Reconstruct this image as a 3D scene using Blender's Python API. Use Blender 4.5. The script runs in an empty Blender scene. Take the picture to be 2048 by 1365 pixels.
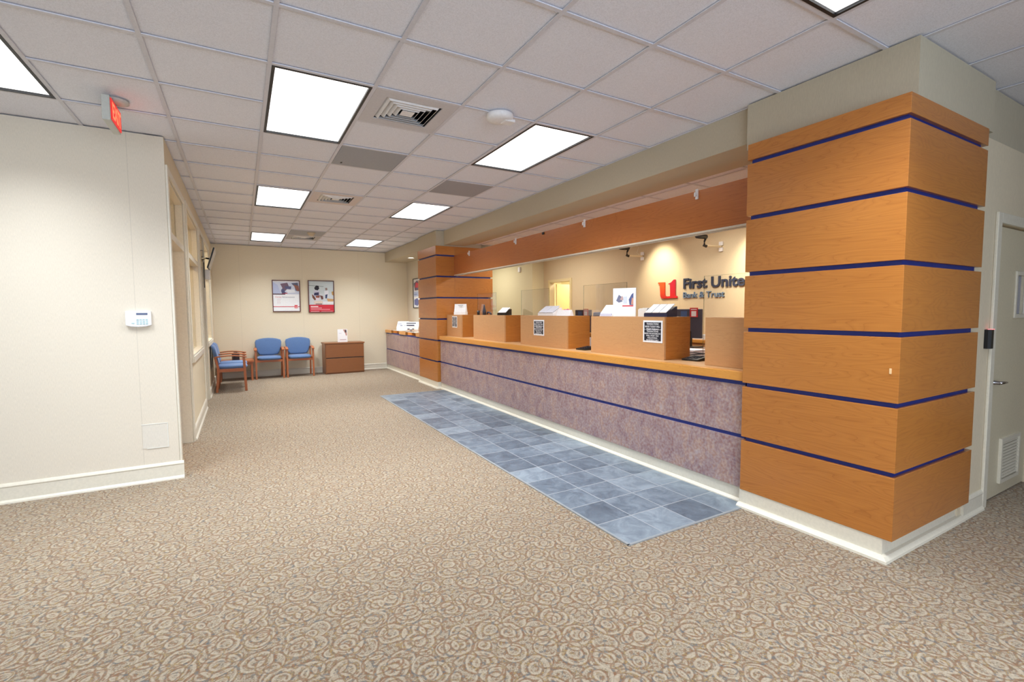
import bpy, bmesh, math, random
from mathutils import Matrix, Vector
random.seed(7)
PI = math.pi
COL = bpy.context.scene.collection

# ------------------------------------------------------------------ materials
def new_mat(name):
    m = bpy.data.materials.new(name); m.use_nodes = True
    nt = m.node_tree
    return m, nt, nt.nodes['Principled BSDF']

def N(nt, t, **k):
    n = nt.nodes.new(t)
    for a, b in k.items():
        if a.startswith('i_'): n.inputs[a[2:].replace('_', ' ')].default_value = b
        else: setattr(n, a, b)
    return n

def ramp(nt, stops, interp='LINEAR'):
    r = nt.nodes.new('ShaderNodeValToRGB'); e = r.color_ramp.elements
    r.color_ramp.interpolation = interp
    while len(e) < len(stops): e.new(0.5)
    for i, (p, c) in enumerate(stops):
        e[i].position = p; e[i].color = (c[0], c[1], c[2], 1)
    return r

def s2l(c):
    return tuple(((x/255)/12.92 if x/255 <= .04045 else ((x/255+.055)/1.055)**2.4) for x in c)

CACHE = {}
def plain(rgb, rough=.5, metal=0., spec=.5, name=None, coat=0.):
    k = (rgb, rough, metal, spec, coat)
    if k in CACHE: return CACHE[k]
    m, nt, p = new_mat(name or 'paint_%d' % len(CACHE))
    c = s2l(rgb)
    tc = N(nt, 'ShaderNodeTexCoord'); no = N(nt, 'ShaderNodeTexNoise', i_Scale=60., i_Detail=3.)
    nt.links.new(tc.outputs['Object'], no.inputs['Vector'])
    r = ramp(nt, [(.3, tuple(x*.96 for x in c)), (.7, tuple(min(1, x*1.04) for x in c))])
    nt.links.new(no.outputs['Fac'], r.inputs['Fac']); nt.links.new(r.outputs['Color'], p.inputs['Base Color'])
    p.inputs['Roughness'].default_value = rough; p.inputs['Metallic'].default_value = metal
    p.inputs['Specular IOR Level'].default_value = spec; p.inputs['Coat Weight'].default_value = coat
    CACHE[k] = m
    return m

def emit(rgb, s, name):
    m, nt, p = new_mat(name)
    p.inputs['Base Color'].default_value = (.8, .8, .8, 1)
    p.inputs['Emission Color'].default_value = (*rgb, 1); p.inputs['Emission Strength'].default_value = s
    return m

def math_n(nt, op, a, b=None, c=None):
    n = nt.nodes.new('ShaderNodeMath'); n.operation = op
    for i, v in enumerate((a, b, c)):
        if v is None: continue
        if isinstance(v, (int, float)): n.inputs[i].default_value = v
        else: nt.links.new(v, n.inputs[i])
    return n.outputs[0]

def mix(nt, fac, a, b, mode='MIX'):
    n = nt.nodes.new('ShaderNodeMix'); n.data_type = 'RGBA'; n.blend_type = mode
    if isinstance(fac, (int, float)): n.inputs[0].default_value = fac
    else: nt.links.new(fac, n.inputs[0])
    for i, v in ((6, a), (7, b)):
        if isinstance(v, tuple): n.inputs[i].default_value = (v[0], v[1], v[2], 1)
        else: nt.links.new(v, n.inputs[i])
    return n.outputs[2]

def wood(name, base, dark, axis='Y', rough=.35, scale=1., coat=.15, strength=1.):
    """cathedral grained veneer, grain running along the given axis"""
    m, nt, p = new_mat(name)
    tc = N(nt, 'ShaderNodeTexCoord'); oi = N(nt, 'ShaderNodeObjectInfo')
    off = N(nt, 'ShaderNodeVectorMath', operation='SCALE'); off.inputs[0].default_value = (7, 5, 9)
    nt.links.new(oi.outputs['Random'], off.inputs['Scale'])
    add = N(nt, 'ShaderNodeVectorMath', operation='ADD')
    nt.links.new(tc.outputs['Object'], add.inputs[0]); nt.links.new(off.outputs[0], add.inputs[1])
    mp = N(nt, 'ShaderNodeMapping'); nt.links.new(add.outputs[0], mp.inputs['Vector'])
    s = {'X': (.9, 1, 7), 'Y': (1, .9, 7), 'Z': (7, 7, .9), 'XY': (.8, .8, 5.5)}[axis]
    mp.inputs['Scale'].default_value = tuple(v*scale for v in s)
    n1 = N(nt, 'ShaderNodeTexNoise', i_Scale=1.3, i_Detail=2., i_Distortion=.3); nt.links.new(mp.outputs[0], n1.inputs['Vector'])
    # contour lines of the smooth field give the cathedral figure
    w = math_n(nt, 'MULTIPLY', n1.outputs['Fac'], 22.)
    f = math_n(nt, 'FRACT', w)
    r1 = ramp(nt, [(0., (-.6, -.6, -.6)), (.10, (.55, .55, .55)), (.5, (1, 1, 1)), (1., (.7, .7, .7))])
    nt.links.new(f, r1.inputs['Fac'])
    mp2 = N(nt, 'ShaderNodeMapping'); nt.links.new(add.outputs[0], mp2.inputs['Vector'])
    s2 = {'X': (3, 60, 160), 'Y': (60, 3, 160), 'Z': (120, 120, 3), 'XY': (3, 3, 160)}[axis]
    mp2.inputs['Scale'].default_value = tuple(v*scale for v in s2)
    n2 = N(nt, 'ShaderNodeTexNoise', i_Scale=1., i_Detail=3.); nt.links.new(mp2.outputs[0], n2.inputs['Vector'])
    n3 = N(nt, 'ShaderNodeTexNoise', i_Scale=1.1, i_Detail=1.); nt.links.new(add.outputs[0], n3.inputs['Vector'])
    a = math_n(nt, 'MULTIPLY', r1.outputs['Color'], .40*strength)
    b = math_n(nt, 'MULTIPLY', n2.outputs['Fac'], .55)
    c = math_n(nt, 'MULTIPLY', n3.outputs['Fac'], .45)
    t = math_n(nt, 'ADD', math_n(nt, 'ADD', a, b), math_n(nt, 'ADD', c, -.12 + .3*(1-strength)))
    mx = mix(nt, t, s2l(dark), s2l(base))
    nt.links.new(mx, p.inputs['Base Color'])
    p.inputs['Roughness'].default_value = rough; p.inputs['Coat Weight'].default_value = coat
    p.inputs['Coat Roughness'].default_value = .2
    return m

def wall_mat(name, rgb, axis=None, off=0., pitch=1.25, var=.05):
    """woven vinyl wall covering; faint vertical seams"""
    m, nt, p = new_mat(name)
    tc = N(nt, 'ShaderNodeTexCoord'); sp = N(nt, 'ShaderNodeSeparateXYZ'); nt.links.new(tc.outputs['Object'], sp.inputs[0])
    mp = N(nt, 'ShaderNodeMapping'); mp.inputs['Scale'].default_value = (300, 300, 40); nt.links.new(tc.outputs['Object'], mp.inputs['Vector'])
    no = N(nt, 'ShaderNodeTexNoise', i_Scale=1., i_Detail=2.); nt.links.new(mp.outputs[0], no.inputs['Vector'])
    c = s2l(rgb)
    r = ramp(nt, [(.3, tuple(x*(1-var) for x in c)), (.7, tuple(min(1, x*(1+var)) for x in c))]); nt.links.new(no.outputs['Fac'], r.inputs['Fac'])
    col = r.outputs['Color']
    if axis:
        u = math_n(nt, 'DIVIDE', math_n(nt, 'SUBTRACT', sp.outputs[axis], off), pitch)
        d = math_n(nt, 'ABSOLUTE', math_n(nt, 'SUBTRACT', math_n(nt, 'FRACT', math_n(nt, 'ADD', u, .5)), .5))
        line = math_n(nt, 'LESS_THAN', d, .0028/pitch)
        col = mix(nt, math_n(nt, 'MULTIPLY', line, .16), col, (c[0]*.3, c[1]*.3, c[2]*.3))
    nt.links.new(col, p.inputs['Base Color'])
    p.inputs['Roughness'].default_value = .62; p.inputs['Specular IOR Level'].default_value = .25
    bp = N(nt, 'ShaderNodeBump', i_Strength=.08, i_Distance=.001); nt.links.new(no.outputs['Fac'], bp.inputs['Height'])
    nt.links.new(bp.outputs[0], p.inputs['Normal'])
    return m

def carpet_mat():
    m, nt, p = new_mat('scroll_carpet')
    tc = N(nt, 'ShaderNodeTexCoord')
    warp = N(nt, 'ShaderNodeTexNoise', i_Scale=9., i_Detail=1.); nt.links.new(tc.outputs['Object'], warp.inputs['Vector'])
    ws = N(nt, 'ShaderNodeVectorMath', operation='SCALE'); nt.links.new(warp.outputs['Color'], ws.inputs[0]); ws.inputs['Scale'].default_value = .035
    base = N(nt, 'ShaderNodeVectorMath', operation='ADD'); nt.links.new(tc.outputs['Object'], base.inputs[0]); nt.links.new(ws.outputs[0], base.inputs[1])
    def ring(v, rad, wd, gain=1.8):
        d = math_n(nt, 'ABSOLUTE', math_n(nt, 'SUBTRACT', v, rad))
        q = math_n(nt, 'MAXIMUM', math_n(nt, 'SUBTRACT', 1., math_n(nt, 'DIVIDE', d, wd)), 0.)
        return math_n(nt, 'MINIMUM', math_n(nt, 'MULTIPLY', q, gain), 1.)
    dark = None; light = None
    for sc, off, rs in ((6.6, (0, 0, 0), (.45, .25)), (7.8, (.37, .61, 0), (.43,)), (8.8, (.81, .23, 0), (.26,))):
        mp = N(nt, 'ShaderNodeMapping'); mp.inputs['Location'].default_value = off; nt.links.new(base.outputs[0], mp.inputs['Vector'])
        v = N(nt, 'ShaderNodeTexVoronoi', voronoi_dimensions='2D'); v.inputs['Scale'].default_value = sc; v.inputs['Randomness'].default_value = .8
        nt.links.new(mp.outputs[0], v.inputs['Vector'])
        for r_ in rs:
            a_ = ring(v.outputs['Distance'], r_, .042); b_ = ring(v.outputs['Distance'], r_-.07, .045)
            dark = a_ if dark is None else math_n(nt, 'MAXIMUM', dark, a_)
            light = b_ if light is None else math_n(nt, 'MAXIMUM', light, b_)
    hn = N(nt, 'ShaderNodeTexNoise', i_Scale=38., i_Detail=3.); nt.links.new(tc.outputs['Object'], hn.inputs['Vector'])
    hr = ramp(nt, [(.28, s2l((112, 96, 76))), (.38, s2l((88, 94, 100))), (.45, s2l((124, 96, 70))), (.50, s2l((130, 90, 62))), (.55, s2l((100, 90, 76))), (.61, s2l((156, 124, 68))), (.68, s2l((88, 96, 104))), (.76, s2l((140, 88, 60)))])
    nt.links.new(hn.outputs['Fac'], hr.inputs['Fac'])
    sn = N(nt, 'ShaderNodeTexNoise', i_Scale=170., i_Detail=2.); nt.links.new(tc.outputs['Object'], sn.inputs['Vector'])
    br = ramp(nt, [(.3, s2l((122, 110, 94))), (.55, s2l((160, 148, 129))), (.75, s2l((180, 168, 148)))]); nt.links.new(sn.outputs['Fac'], br.inputs['Fac'])
    fn = N(nt, 'ShaderNodeTexNoise', i_Scale=52., i_Detail=2.); nt.links.new(tc.outputs['Object'], fn.inputs['Vector'])
    ff = ramp(nt, [(.48, (0, 0, 0)), (.58, (1, 1, 1))]); nt.links.new(fn.outputs['Fac'], ff.inputs['Fac'])
    col = mix(nt, math_n(nt, 'MULTIPLY', ff.outputs['Color'], .8), br.outputs['Color'], hr.outputs['Color'])
    col = mix(nt, math_n(nt, 'MULTIPLY', light, .5), col, s2l((182, 170, 150)))
    col = mix(nt, math_n(nt, 'MULTIPLY', dark, .72), col, hr.outputs['Color'])
    nt.links.new(col, p.inputs['Base Color'])
    p.inputs['Roughness'].default_value = .95; p.inputs['Specular IOR Level'].default_value = .1
    p.inputs['Sheen Weight'].default_value = .15
    bp = N(nt, 'ShaderNodeBump', i_Strength=.35, i_Distance=.004); nt.links.new(sn.outputs['Fac'], bp.inputs['Height']); nt.links.new(bp.outputs[0], p.inputs['Normal'])
    return m

def slate_mat():
    T = .2958
    m, nt, p = new_mat('slate_floor_tile')
    tc = N(nt, 'ShaderNodeTexCoord'); sp = N(nt, 'ShaderNodeSeparateXYZ'); nt.links.new(tc.outputs['Object'], sp.inputs[0])
    u = math_n(nt, 'DIVIDE', sp.outputs['X'], T); v = math_n(nt, 'DIVIDE', sp.outputs['Y'], T)
    cu = math_n(nt, 'FLOOR', u); cv = math_n(nt, 'FLOOR', v)
    cb = N(nt, 'ShaderNodeCombineXYZ'); nt.links.new(cu, cb.inputs[0]); nt.links.new(cv, cb.inputs[1])
    wn = N(nt, 'ShaderNodeTexWhiteNoise', noise_dimensions='2D'); nt.links.new(cb.outputs[0], wn.inputs['Vector'])
    sc = N(nt, 'ShaderNodeVectorMath', operation='SCALE'); sc.inputs['Scale'].default_value = 9.; nt.links.new(wn.outputs['Color'], sc.inputs[0])
    ad = N(nt, 'ShaderNodeVectorMath', operation='ADD'); nt.links.new(tc.outputs['Object'], ad.inputs[0]); nt.links.new(sc.outputs[0], ad.inputs[1])
    no = N(nt, 'ShaderNodeTexNoise', i_Scale=7., i_Detail=6., i_Roughness=.65, i_Distortion=.8); nt.links.new(ad.outputs[0], no.inputs['Vector'])
    tile = math_n(nt, 'ADD', math_n(nt, 'MULTIPLY', wn.outputs['Value'], .3), math_n(nt, 'MULTIPLY', no.outputs['Fac'], .78))
    r = ramp(nt, [(.25, s2l((72, 84, 98))), (.5, s2l((104, 118, 132))), (.8, s2l((146, 160, 172)))]); nt.links.new(tile, r.inputs['Fac'])
    def edge(w):
        f = math_n(nt, 'FRACT', w); return math_n(nt, 'MINIMUM', f, math_n(nt, 'SUBTRACT', 1., f))
    g = math_n(nt, 'LESS_THAN', math_n(nt, 'MINIMUM', edge(u), edge(v)), .011)
    col = mix(nt, g, r.outputs['Color'], s2l((166, 172, 178)))
    nt.links.new(col, p.inputs['Base Color'])
    p.inputs['Roughness'].default_value = .36
    h = math_n(nt, 'SUBTRACT', no.outputs['Fac'], g)
    bp = N(nt, 'ShaderNodeBump', i_Strength=.35, i_Distance=.004); nt.links.new(h, bp.inputs['Height']); nt.links.new(bp.outputs[0], p.inputs['Normal'])
    return m

def laminate_mat(name='mottled_mauve_laminate', k=1.):
    m, nt, p = new_mat(name)
    tc = N(nt, 'ShaderNodeTexCoord')
    mp = N(nt, 'ShaderNodeMapping'); mp.inputs['Scale'].default_value = (1, 1.25, .8); nt.links.new(tc.outputs['Object'], mp.inputs['Vector'])
    a = N(nt, 'ShaderNodeTexNoise', i_Scale=6.5, i_Detail=7., i_Roughness=.68, i_Distortion=.5); nt.links.new(mp.outputs[0], a.inputs['Vector'])
    r = ramp(nt, [(.30, s2l((118, 104, 130))), (.42, s2l((152, 118, 116))), (.5, s2l((166, 144, 146))), (.58, s2l((178, 142, 124))), (.70, s2l((188, 176, 180)))])
    nt.links.new(a.outputs['Fac'], r.inputs['Fac'])
    b = N(nt, 'ShaderNodeTexNoise', i_Scale=45., i_Detail=4.); nt.links.new(tc.outputs['Object'], b.inputs['Vector'])
    r2 = ramp(nt, [(.38, s2l((150, 100, 86))), (.5, s2l((162, 146, 156))), (.62, s2l((200, 184, 172)))]); nt.links.new(b.outputs['Fac'], r2.inputs['Fac'])
    col = mix(nt, .35, r.outputs['Color'], r2.outputs['Color'])
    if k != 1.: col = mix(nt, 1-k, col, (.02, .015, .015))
    nt.links.new(col, p.inputs['Base Color']); p.inputs['Roughness'].default_value = .38
    return m

def ceiling_mat(name, rgb):
    m, nt, p = new_mat(name)
    tc = N(nt, 'ShaderNodeTexCoord')
    no = N(nt, 'ShaderNodeTexNoise', i_Scale=180., i_Detail=3.); nt.links.new(tc.outputs['Object'], no.inputs['Vector'])
    c = s2l(rgb); r = ramp(nt, [(.3, tuple(x*.86 for x in c)), (.6, c)]); nt.links.new(no.outputs['Fac'], r.inputs['Fac'])
    nt.links.new(r.outputs['Color'], p.inputs['Base Color']); p.inputs['Roughness'].default_value = .9
    bp = N(nt, 'ShaderNodeBump', i_Strength=.3, i_Distance=.002); nt.links.new(no.outputs['Fac'], bp.inputs['Height']); nt.links.new(bp.outputs[0], p.inputs['Normal'])
    return m

def fabric_mat(name, rgb):
    m, nt, p = new_mat(name)
    tc = N(nt, 'ShaderNodeTexCoord')
    no = N(nt, 'ShaderNodeTexNoise', i_Scale=220., i_Detail=2.); nt.links.new(tc.outputs['Object'], no.inputs['Vector'])
    c = s2l(rgb); r = ramp(nt, [(.3, tuple(x*.8 for x in c)), (.7, tuple(min(1, x*1.15) for x in c))]); nt.links.new(no.outputs['Fac'], r.inputs['Fac'])
    nt.links.new(r.outputs['Color'], p.inputs['Base Color']); p.inputs['Roughness'].default_value = .9
    p.inputs['Sheen Weight'].default_value = .3
    return m

def glass_mat(name, tint=(1, 1, 1), fac=.92):
    m = bpy.data.materials.new(name); m.use_nodes = True; nt = m.node_tree
    for n in list(nt.nodes): nt.nodes.remove(n)
    o = N(nt, 'ShaderNodeOutputMaterial'); t = N(nt, 'ShaderNodeBsdfTransparent'); t.inputs[0].default_value = (*tint, 1)
    g = N(nt, 'ShaderNodeBsdfGlossy'); g.inputs['Roughness'].default_value = .03
    f = N(nt, 'ShaderNodeFresnel'); f.inputs['IOR'].default_value = 1.45
    mx = N(nt, 'ShaderNodeMixShader'); nt.links.new(math_n(nt, 'MULTIPLY', f.outputs[0], .3), mx.inputs[0]); nt.links.new(t.outputs[0], mx.inputs[1]); nt.links.new(g.outputs[0], mx.inputs[2])
    nt.links.new(mx.outputs[0], o.inputs[0])
    return m

M = {}
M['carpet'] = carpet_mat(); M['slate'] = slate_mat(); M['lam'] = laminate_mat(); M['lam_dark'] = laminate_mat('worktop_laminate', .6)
M['tile'] = ceiling_mat('acoustic_tile', (238, 240, 250)); M['tee'] = plain((214, 214, 222), .6, name='tee_bar_white')
M['wall_x'] = wall_mat('wall_covering_x', (232, 221, 196), 'X', 0.0)
M['wall_y'] = wall_mat('wall_covering_y', (226, 214, 188), 'Y', 0.35)
M['wall'] = wall_mat('wall_covering', (222, 209, 184))
M['wall_pale'] = wall_mat('wall_covering_pale', (222, 214, 198))
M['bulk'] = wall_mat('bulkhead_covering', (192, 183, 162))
M['office'] = wall_mat('office_wall', (228, 196, 128))
M['trim'] = plain((226, 220, 204), .35, name='cream_gloss_trim')
M['door'] = plain((214, 204, 178), .45, name='cream_door_paint')
M['wood_y'] = wood('cherry_veneer_y', (196, 128, 58), (150, 84, 30), 'XY', .3, 1., .25)
M['header'] = wood('cherry_header', (196, 120, 58), (160, 86, 36), 'Y', .3, .8)
M['box'] = wood('maple_veneer', (206, 158, 110), (172, 122, 76), 'XY', .4, 1.6, .1, .7)
M['oak'] = wood('oak_nosing', (232, 166, 80), (196, 122, 44), 'Y', .3, 2.2)
M['cab'] = wood('mahogany_laminate', (150, 96, 56), (120, 72, 38), 'XY', .4, 1.5, .1, .5)
M['chairwood'] = wood('chair_wood', (186, 106, 56), (142, 74, 36), 'Z', .4, 3., .1, .5)
M['blue'] = plain((26, 46, 128), .45, name='blue_reveal')
M['fabric'] = fabric_mat('blue_upholstery', (90, 120, 166))
M['black'] = plain((22, 22, 26), .4, name='black_plastic'); M['dark'] = plain((52, 54, 66), .35, name='dark_grey_plastic')
M['white'] = plain((238, 238, 240), .45, name='white_plastic'); M['paper'] = plain((244, 246, 250), .7, name='white_paper')
M['grey'] = plain((136, 136, 136), .6, name='grey_metal'); M['chrome'] = plain((200, 200, 205), .18, 1., name='brushed_chrome')
M['frame_dark'] = plain((20, 20, 24), .4, name='black_frame'); M['frame_wood'] = plain((92, 40, 34), .4, name='mahogany_frame')
M['glass'] = glass_mat('clear_glass', (.97, .98, .97)); M['acrylic'] = glass_mat('clear_acrylic', (.99, .99, .99))
M['acry_edge'] = glass_mat('acrylic_edge', (.80, .84, .83))
M['panel'] = emit((1., .99, .98), 1.6, 'lit_diffuser')
M['red'] = plain((205, 40, 52), .5, name='red_print')

# ------------------------------------------------------------------ mesh builder
class MB:
    def __init__(s): s.bm = bmesh.new()
    def box(s, x0, x1, y0, y1, z0, z1, mi=0):
        v = [s.bm.verts.new(c) for c in ((x0, y0, z0), (x1, y0, z0), (x1, y1, z0), (x0, y1, z0), (x0, y0, z1), (x1, y0, z1), (x1, y1, z1), (x0, y1, z1))]
        for f in ((3, 2, 1, 0), (4, 5, 6, 7), (0, 1, 5, 4), (1, 2, 6, 5), (2, 3, 7, 6), (3, 0, 4, 7)):
            s.bm.faces.new([v[i] for i in f]).material_index = mi
        return s
    def obox(s, c, ax, h, mi=0):
        """oriented box, centre c, 3x3 axes matrix, half sizes"""
        v = []
        for k in ((-1, -1, -1), (1, -1, -1), (1, 1, -1), (-1, 1, -1), (-1, -1, 1), (1, -1, 1), (1, 1, 1), (-1, 1, 1)):
            v.append(s.bm.verts.new(Vector(c) + ax @ Vector((k[0]*h[0], k[1]*h[1], k[2]*h[2]))))
        for f in ((3, 2, 1, 0), (4, 5, 6, 7), (0, 1, 5, 4), (1, 2, 6, 5), (2, 3, 7, 6), (3, 0, 4, 7)):
            s.bm.faces.new([v[i] for i in f]).material_index = mi
        return s
    def prism(s, pts, axis, a, b, mi=0):
        """polygon pts extruded along axis from a to b; pts are the other two coordinates in xyz order"""
        def P(p, t):
            return {'X': (t, p[0], p[1]), 'Y': (p[0], t, p[1]), 'Z': (p[0], p[1], t)}[axis]
        lo = [s.bm.verts.new(P(p, a)) for p in pts]; hi = [s.bm.verts.new(P(p, b)) for p in pts]
        s.bm.faces.new(lo).material_index = mi; s.bm.faces.new(list(reversed(hi))).material_index = mi
        n = len(pts)
        for i in range(n):
            s.bm.faces.new([lo[i], hi[i], hi[(i+1) % n], lo[(i+1) % n]]).material_index = mi
        return s
    def poly(s, pts, mi=0):
        s.bm.faces.new([s.bm.verts.new(p) for p in pts]).material_index = mi; return s
    def rings(s, rs, mi=0, cap=True):
        """loft of closed vertex rings"""
        R = [[s.bm.verts.new(p) for p in r] for r in rs]; n = len(R[0])
        for a, b in zip(R, R[1:]):
            for i in range(n): s.bm.faces.new([a[i], a[(i+1) % n], b[(i+1) % n], b[i]]).material_index = mi
        if cap:
            s.bm.faces.new(list(reversed(R[0]))).material_index = mi; s.bm.faces.new(R[-1]).material_index = mi
        return s
    def lathe(s, prof, n=24, c=(0, 0, 0), axis='Z', mi=0):
        rs = []
        for r, z in prof:
            ring = []
            for i in range(n):
                a = 2*PI*i/n; u, v = r*math.cos(a), r*math.sin(a)
                p = {'Z': (u, v, z), 'X': (z, u, v), 'Y': (v, z, u)}[axis]
                ring.append((p[0]+c[0], p[1]+c[1], p[2]+c[2]))
            rs.append(ring)
        return s.rings(rs, mi)
    def tube(s, pts, r, n=10, mi=0, sq=None):
        """tube (or rectangular bar if sq=(w,h)) along points"""
        pts = [Vector(p) for p in pts]; rs = []
        for i, p in enumerate(pts):
            t = (pts[min(i+1, len(pts)-1)] - pts[max(i-1, 0)]).normalized()
            up = Vector((0, 0, 1)) if abs(t.z) < .95 else Vector((0, 1, 0))
            a = t.cross(up).normalized(); b = a.cross(t)
            if sq:
                w, h = sq; ring = [p + a*x*w/2 + b*y*h/2 for x, y in ((-1, -1), (1, -1), (1, 1), (-1, 1))]
            else:
                rr = r[i] if isinstance(r, (list, tuple)) else r
                ring = [p + a*math.cos(2*PI*k/n)*rr + b*math.sin(2*PI*k/n)*rr for k in range(n)]
            rs.append(ring)
        return s.rings(rs, mi)
    def build(s, name, mats, parent=None, loc=(0, 0, 0), bevel=0., smooth=False, sub=0):
        bmesh.ops.recalc_face_normals(s.bm, faces=s.bm.faces)
        me = bpy.data.meshes.new(name); s.bm.to_mesh(me); s.bm.free()
        if not isinstance(mats, (list, tuple)): mats = [mats]
        for m in mats: me.materials.append(m)
        o = bpy.data.objects.new(name, me); COL.objects.link(o); o.location = loc
        if parent: o.parent = parent
        if smooth:
            for f in me.polygons: f.use_smooth = True
        if bevel:
            b = o.modifiers.new('bevel', 'BEVEL'); b.width = bevel; b.segments = 2; b.limit_method = 'ANGLE'
        if sub:
            b = o.modifiers.new('sub', 'SUBSURF'); b.levels = sub; b.render_levels = sub
        return o

def tag(o, label, cat, group=None):
    o['label'] = label; o['category'] = cat
    if group: o['group'] = group
    return o
def thing(name, label, cat, loc=(0, 0, 0), rz=0., group=None):
    o = bpy.data.objects.new(name, None); COL.objects.link(o); o.location = loc; o.rotation_euler = (0, 0, rz)
    o.empty_display_size = .05
    return tag(o, label, cat, group)
def struct(name, mb, m, **k):
    o = mb.build(name, m, **k)
    if not k.get('parent'): o['kind'] = 'structure'
    return o
def sempty(name, loc=(0, 0, 0)):
    o = bpy.data.objects.new(name, None); COL.objects.link(o); o.location = loc; o['kind'] = 'structure'; o.empty_display_size = .05
    return o
def dup(root, loc, rz, label=None, group=None):
    r = root.copy(); COL.objects.link(r); r.location = loc; r.rotation_euler = (0, 0, rz)
    if label: r['label'] = label
    if group: r['group'] = group
    for ch in list(root.children):
        c = ch.copy(); COL.objects.link(c); c.parent = r
        for g in list(ch.children):
            d = g.copy(); COL.objects.link(d); d.parent = c
    return r

def text_mesh(body, size, m, name, parent, loc, rot, extrude=.0005, align='LEFT', bold=0., width=None, height=None, spacing=1.):
    """lettering as a mesh, origin at the left end of the baseline"""
    cu = bpy.data.curves.new('lettering', 'FONT'); cu.body = body; cu.size = size; cu.extrude = extrude; cu.offset = bold
    cu.align_x = align; cu.space_character = spacing; cu.resolution_u = 3
    t = bpy.data.objects.new('tmp', cu); COL.objects.link(t)
    dg = bpy.context.evaluated_depsgraph_get(); dg.update()
    me = bpy.data.meshes.new_from_object(t.evaluated_get(dg)); me.name = name
    bpy.data.objects.remove(t)
    xs = [v.co.x for v in me.vertices]; ys = [v.co.y for v in me.vertices]
    sx = width/(max(xs)-min(xs)) if width else 1.
    sy = height/(max(ys)-min(0, 0)) if height else 1.
    x0 = min(xs) if align == 'LEFT' else 0
    for v in me.vertices: v.co.x = (v.co.x-x0)*sx; v.co.y *= sy
    me.materials.clear(); me.materials.append(m)
    o = bpy.data.objects.new(name, me); COL.objects.link(o); o.parent = parent; o.location = loc; o.rotation_euler = rot
    return o
ROT_FACE_NEG_X = (PI/2, 0, -PI/2)   # reads correctly when seen from -X
ROT_FACE_NEG_Y = (PI/2, 0, 0)       # reads correctly when seen from -Y

# ------------------------------------------------------------------ sizes
H = 2.87; XL = -.505; YB = 11.90; YF = 4.92; XR = 5.98
G = .6096; GX = .809; GY = 3.194          # ceiling grid origin and pitch
ZS = 2.62                                  # underside of the beams

# ------------------------------------------------------------------ floor
struct('floor', MB().box(-4.3, 8.1, -3.1, 12.05, -.12, 0), M['carpet'])
struct('floor_tiles', MB().box(0, 1.16, 0, .2958*20, .0, .006), M['slate'], loc=(1.99, 2.085, 0))
struct('trim_1', MB().box(1.975, 1.99, 2.075, 8.0, 0, .007).box(1.975, 3.045, 2.073, 2.085, 0, .007), plain((150, 155, 158), .5))

# ------------------------------------------------------------------ ceiling: lay-in tiles, lights take whole grid cells
lights = [(-1, 0), (2, 0), (-1, 5), (2, 5), (-1, 11), (2, 11), (2, -5), (-4, 0)]
holes = set()
for i, j in lights: holes |= {(i, j), (i, j+1)}
greys = [(0, 2), (2, 3), (0, 10)]
vents = [(0, 0), (0, 5), (0, 11)]
holes |= set(greys) | set(vents)
mb = MB()
for i in range(-9, 13):
    for j in range(-11, 15):
        if (i, j) in holes: continue
        x0, y0 = GX+i*G, GY+j*G
        mb.box(x0, x0+G, y0, y0+G, H+.010, H+.02)
mb.box(-4.6, 8.6, -3.4, 12.3, H+.30, H+.34)
struct('ceiling', mb, M['tile'])
mb = MB()
for i in range(-8, 13): mb.box(GX+i*G-.012, GX+i*G+.012, -3.1, 12., H, H+.006)
midrow = {(i, j+1) for i, j in lights}
for j in range(-10, 15):
    for i in range(-9, 13):
        if (i, j) in midrow: continue
        mb.box(GX+i*G+.012, GX+(i+1)*G-.012, GY+j*G-.012, GY+j*G+.012, H, H+.006)
struct('trim_2', mb, M['tee'])

TROFFER = 33.
def ceiling_light(i, j, label):
    t = thing('ceiling_light', label, 'ceiling light', (GX+(i+.5)*G, GY+(j+1)*G, H), 0, 'lit troffers in the lobby ceiling')
    w, l = G/2-.013, G-.013
    f = MB()
    for s in (-1, 1):
        f.box(s*w-(.018 if s > 0 else 0), s*w+(0 if s > 0 else .018), -l, l, -.002, .05)
        f.box(-w+.018, w-.018, s*l-(.018 if s > 0 else 0), s*l+(0 if s > 0 else .018), -.002, .05)
    f.build('frame', M['frame_dark'], t)  # frame coloured black for the shadow lines round the diffuser
    d = MB().box(-w+.018, w-.018, -l+.018, l-.018, .012, .018)
    d.build('diffuser', M['panel'], t)
    l = bpy.data.lights.new('troffer_lamp', 'AREA'); l.shape = 'RECTANGLE'; l.size = 2*w-.05; l.size_y = 2*(G-.013)-.05
    l.energy = TROFFER; l.color = (.90, .955, 1.); l.spread = math.radians(118)
    o = bpy.data.objects.new('troffer_lamp', l); COL.objects.link(o); o.location = (t.location.x, t.location.y, H+.008)
    return t
LBL = ['lit white ceiling panel beside the nearest square air vent, left of the motion detector',
       'lit white ceiling panel just right of the round white motion detector',
       'lit white ceiling panel beside the second air vent, second in its row from the camera',
       'lit white ceiling panel beyond the far grey ceiling tile, on the counter side',
       'lit white ceiling panel nearest the back wall on the left, beside the farthest vent',
       'lit white ceiling panel nearest the back wall on the counter side',
       'lit white ceiling panel at the top edge above the near wood column',
       'lit white ceiling panel at the left edge beside the red exit sign']
for (i, j), l in zip(lights, LBL): ceiling_light(i, j, l)

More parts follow.
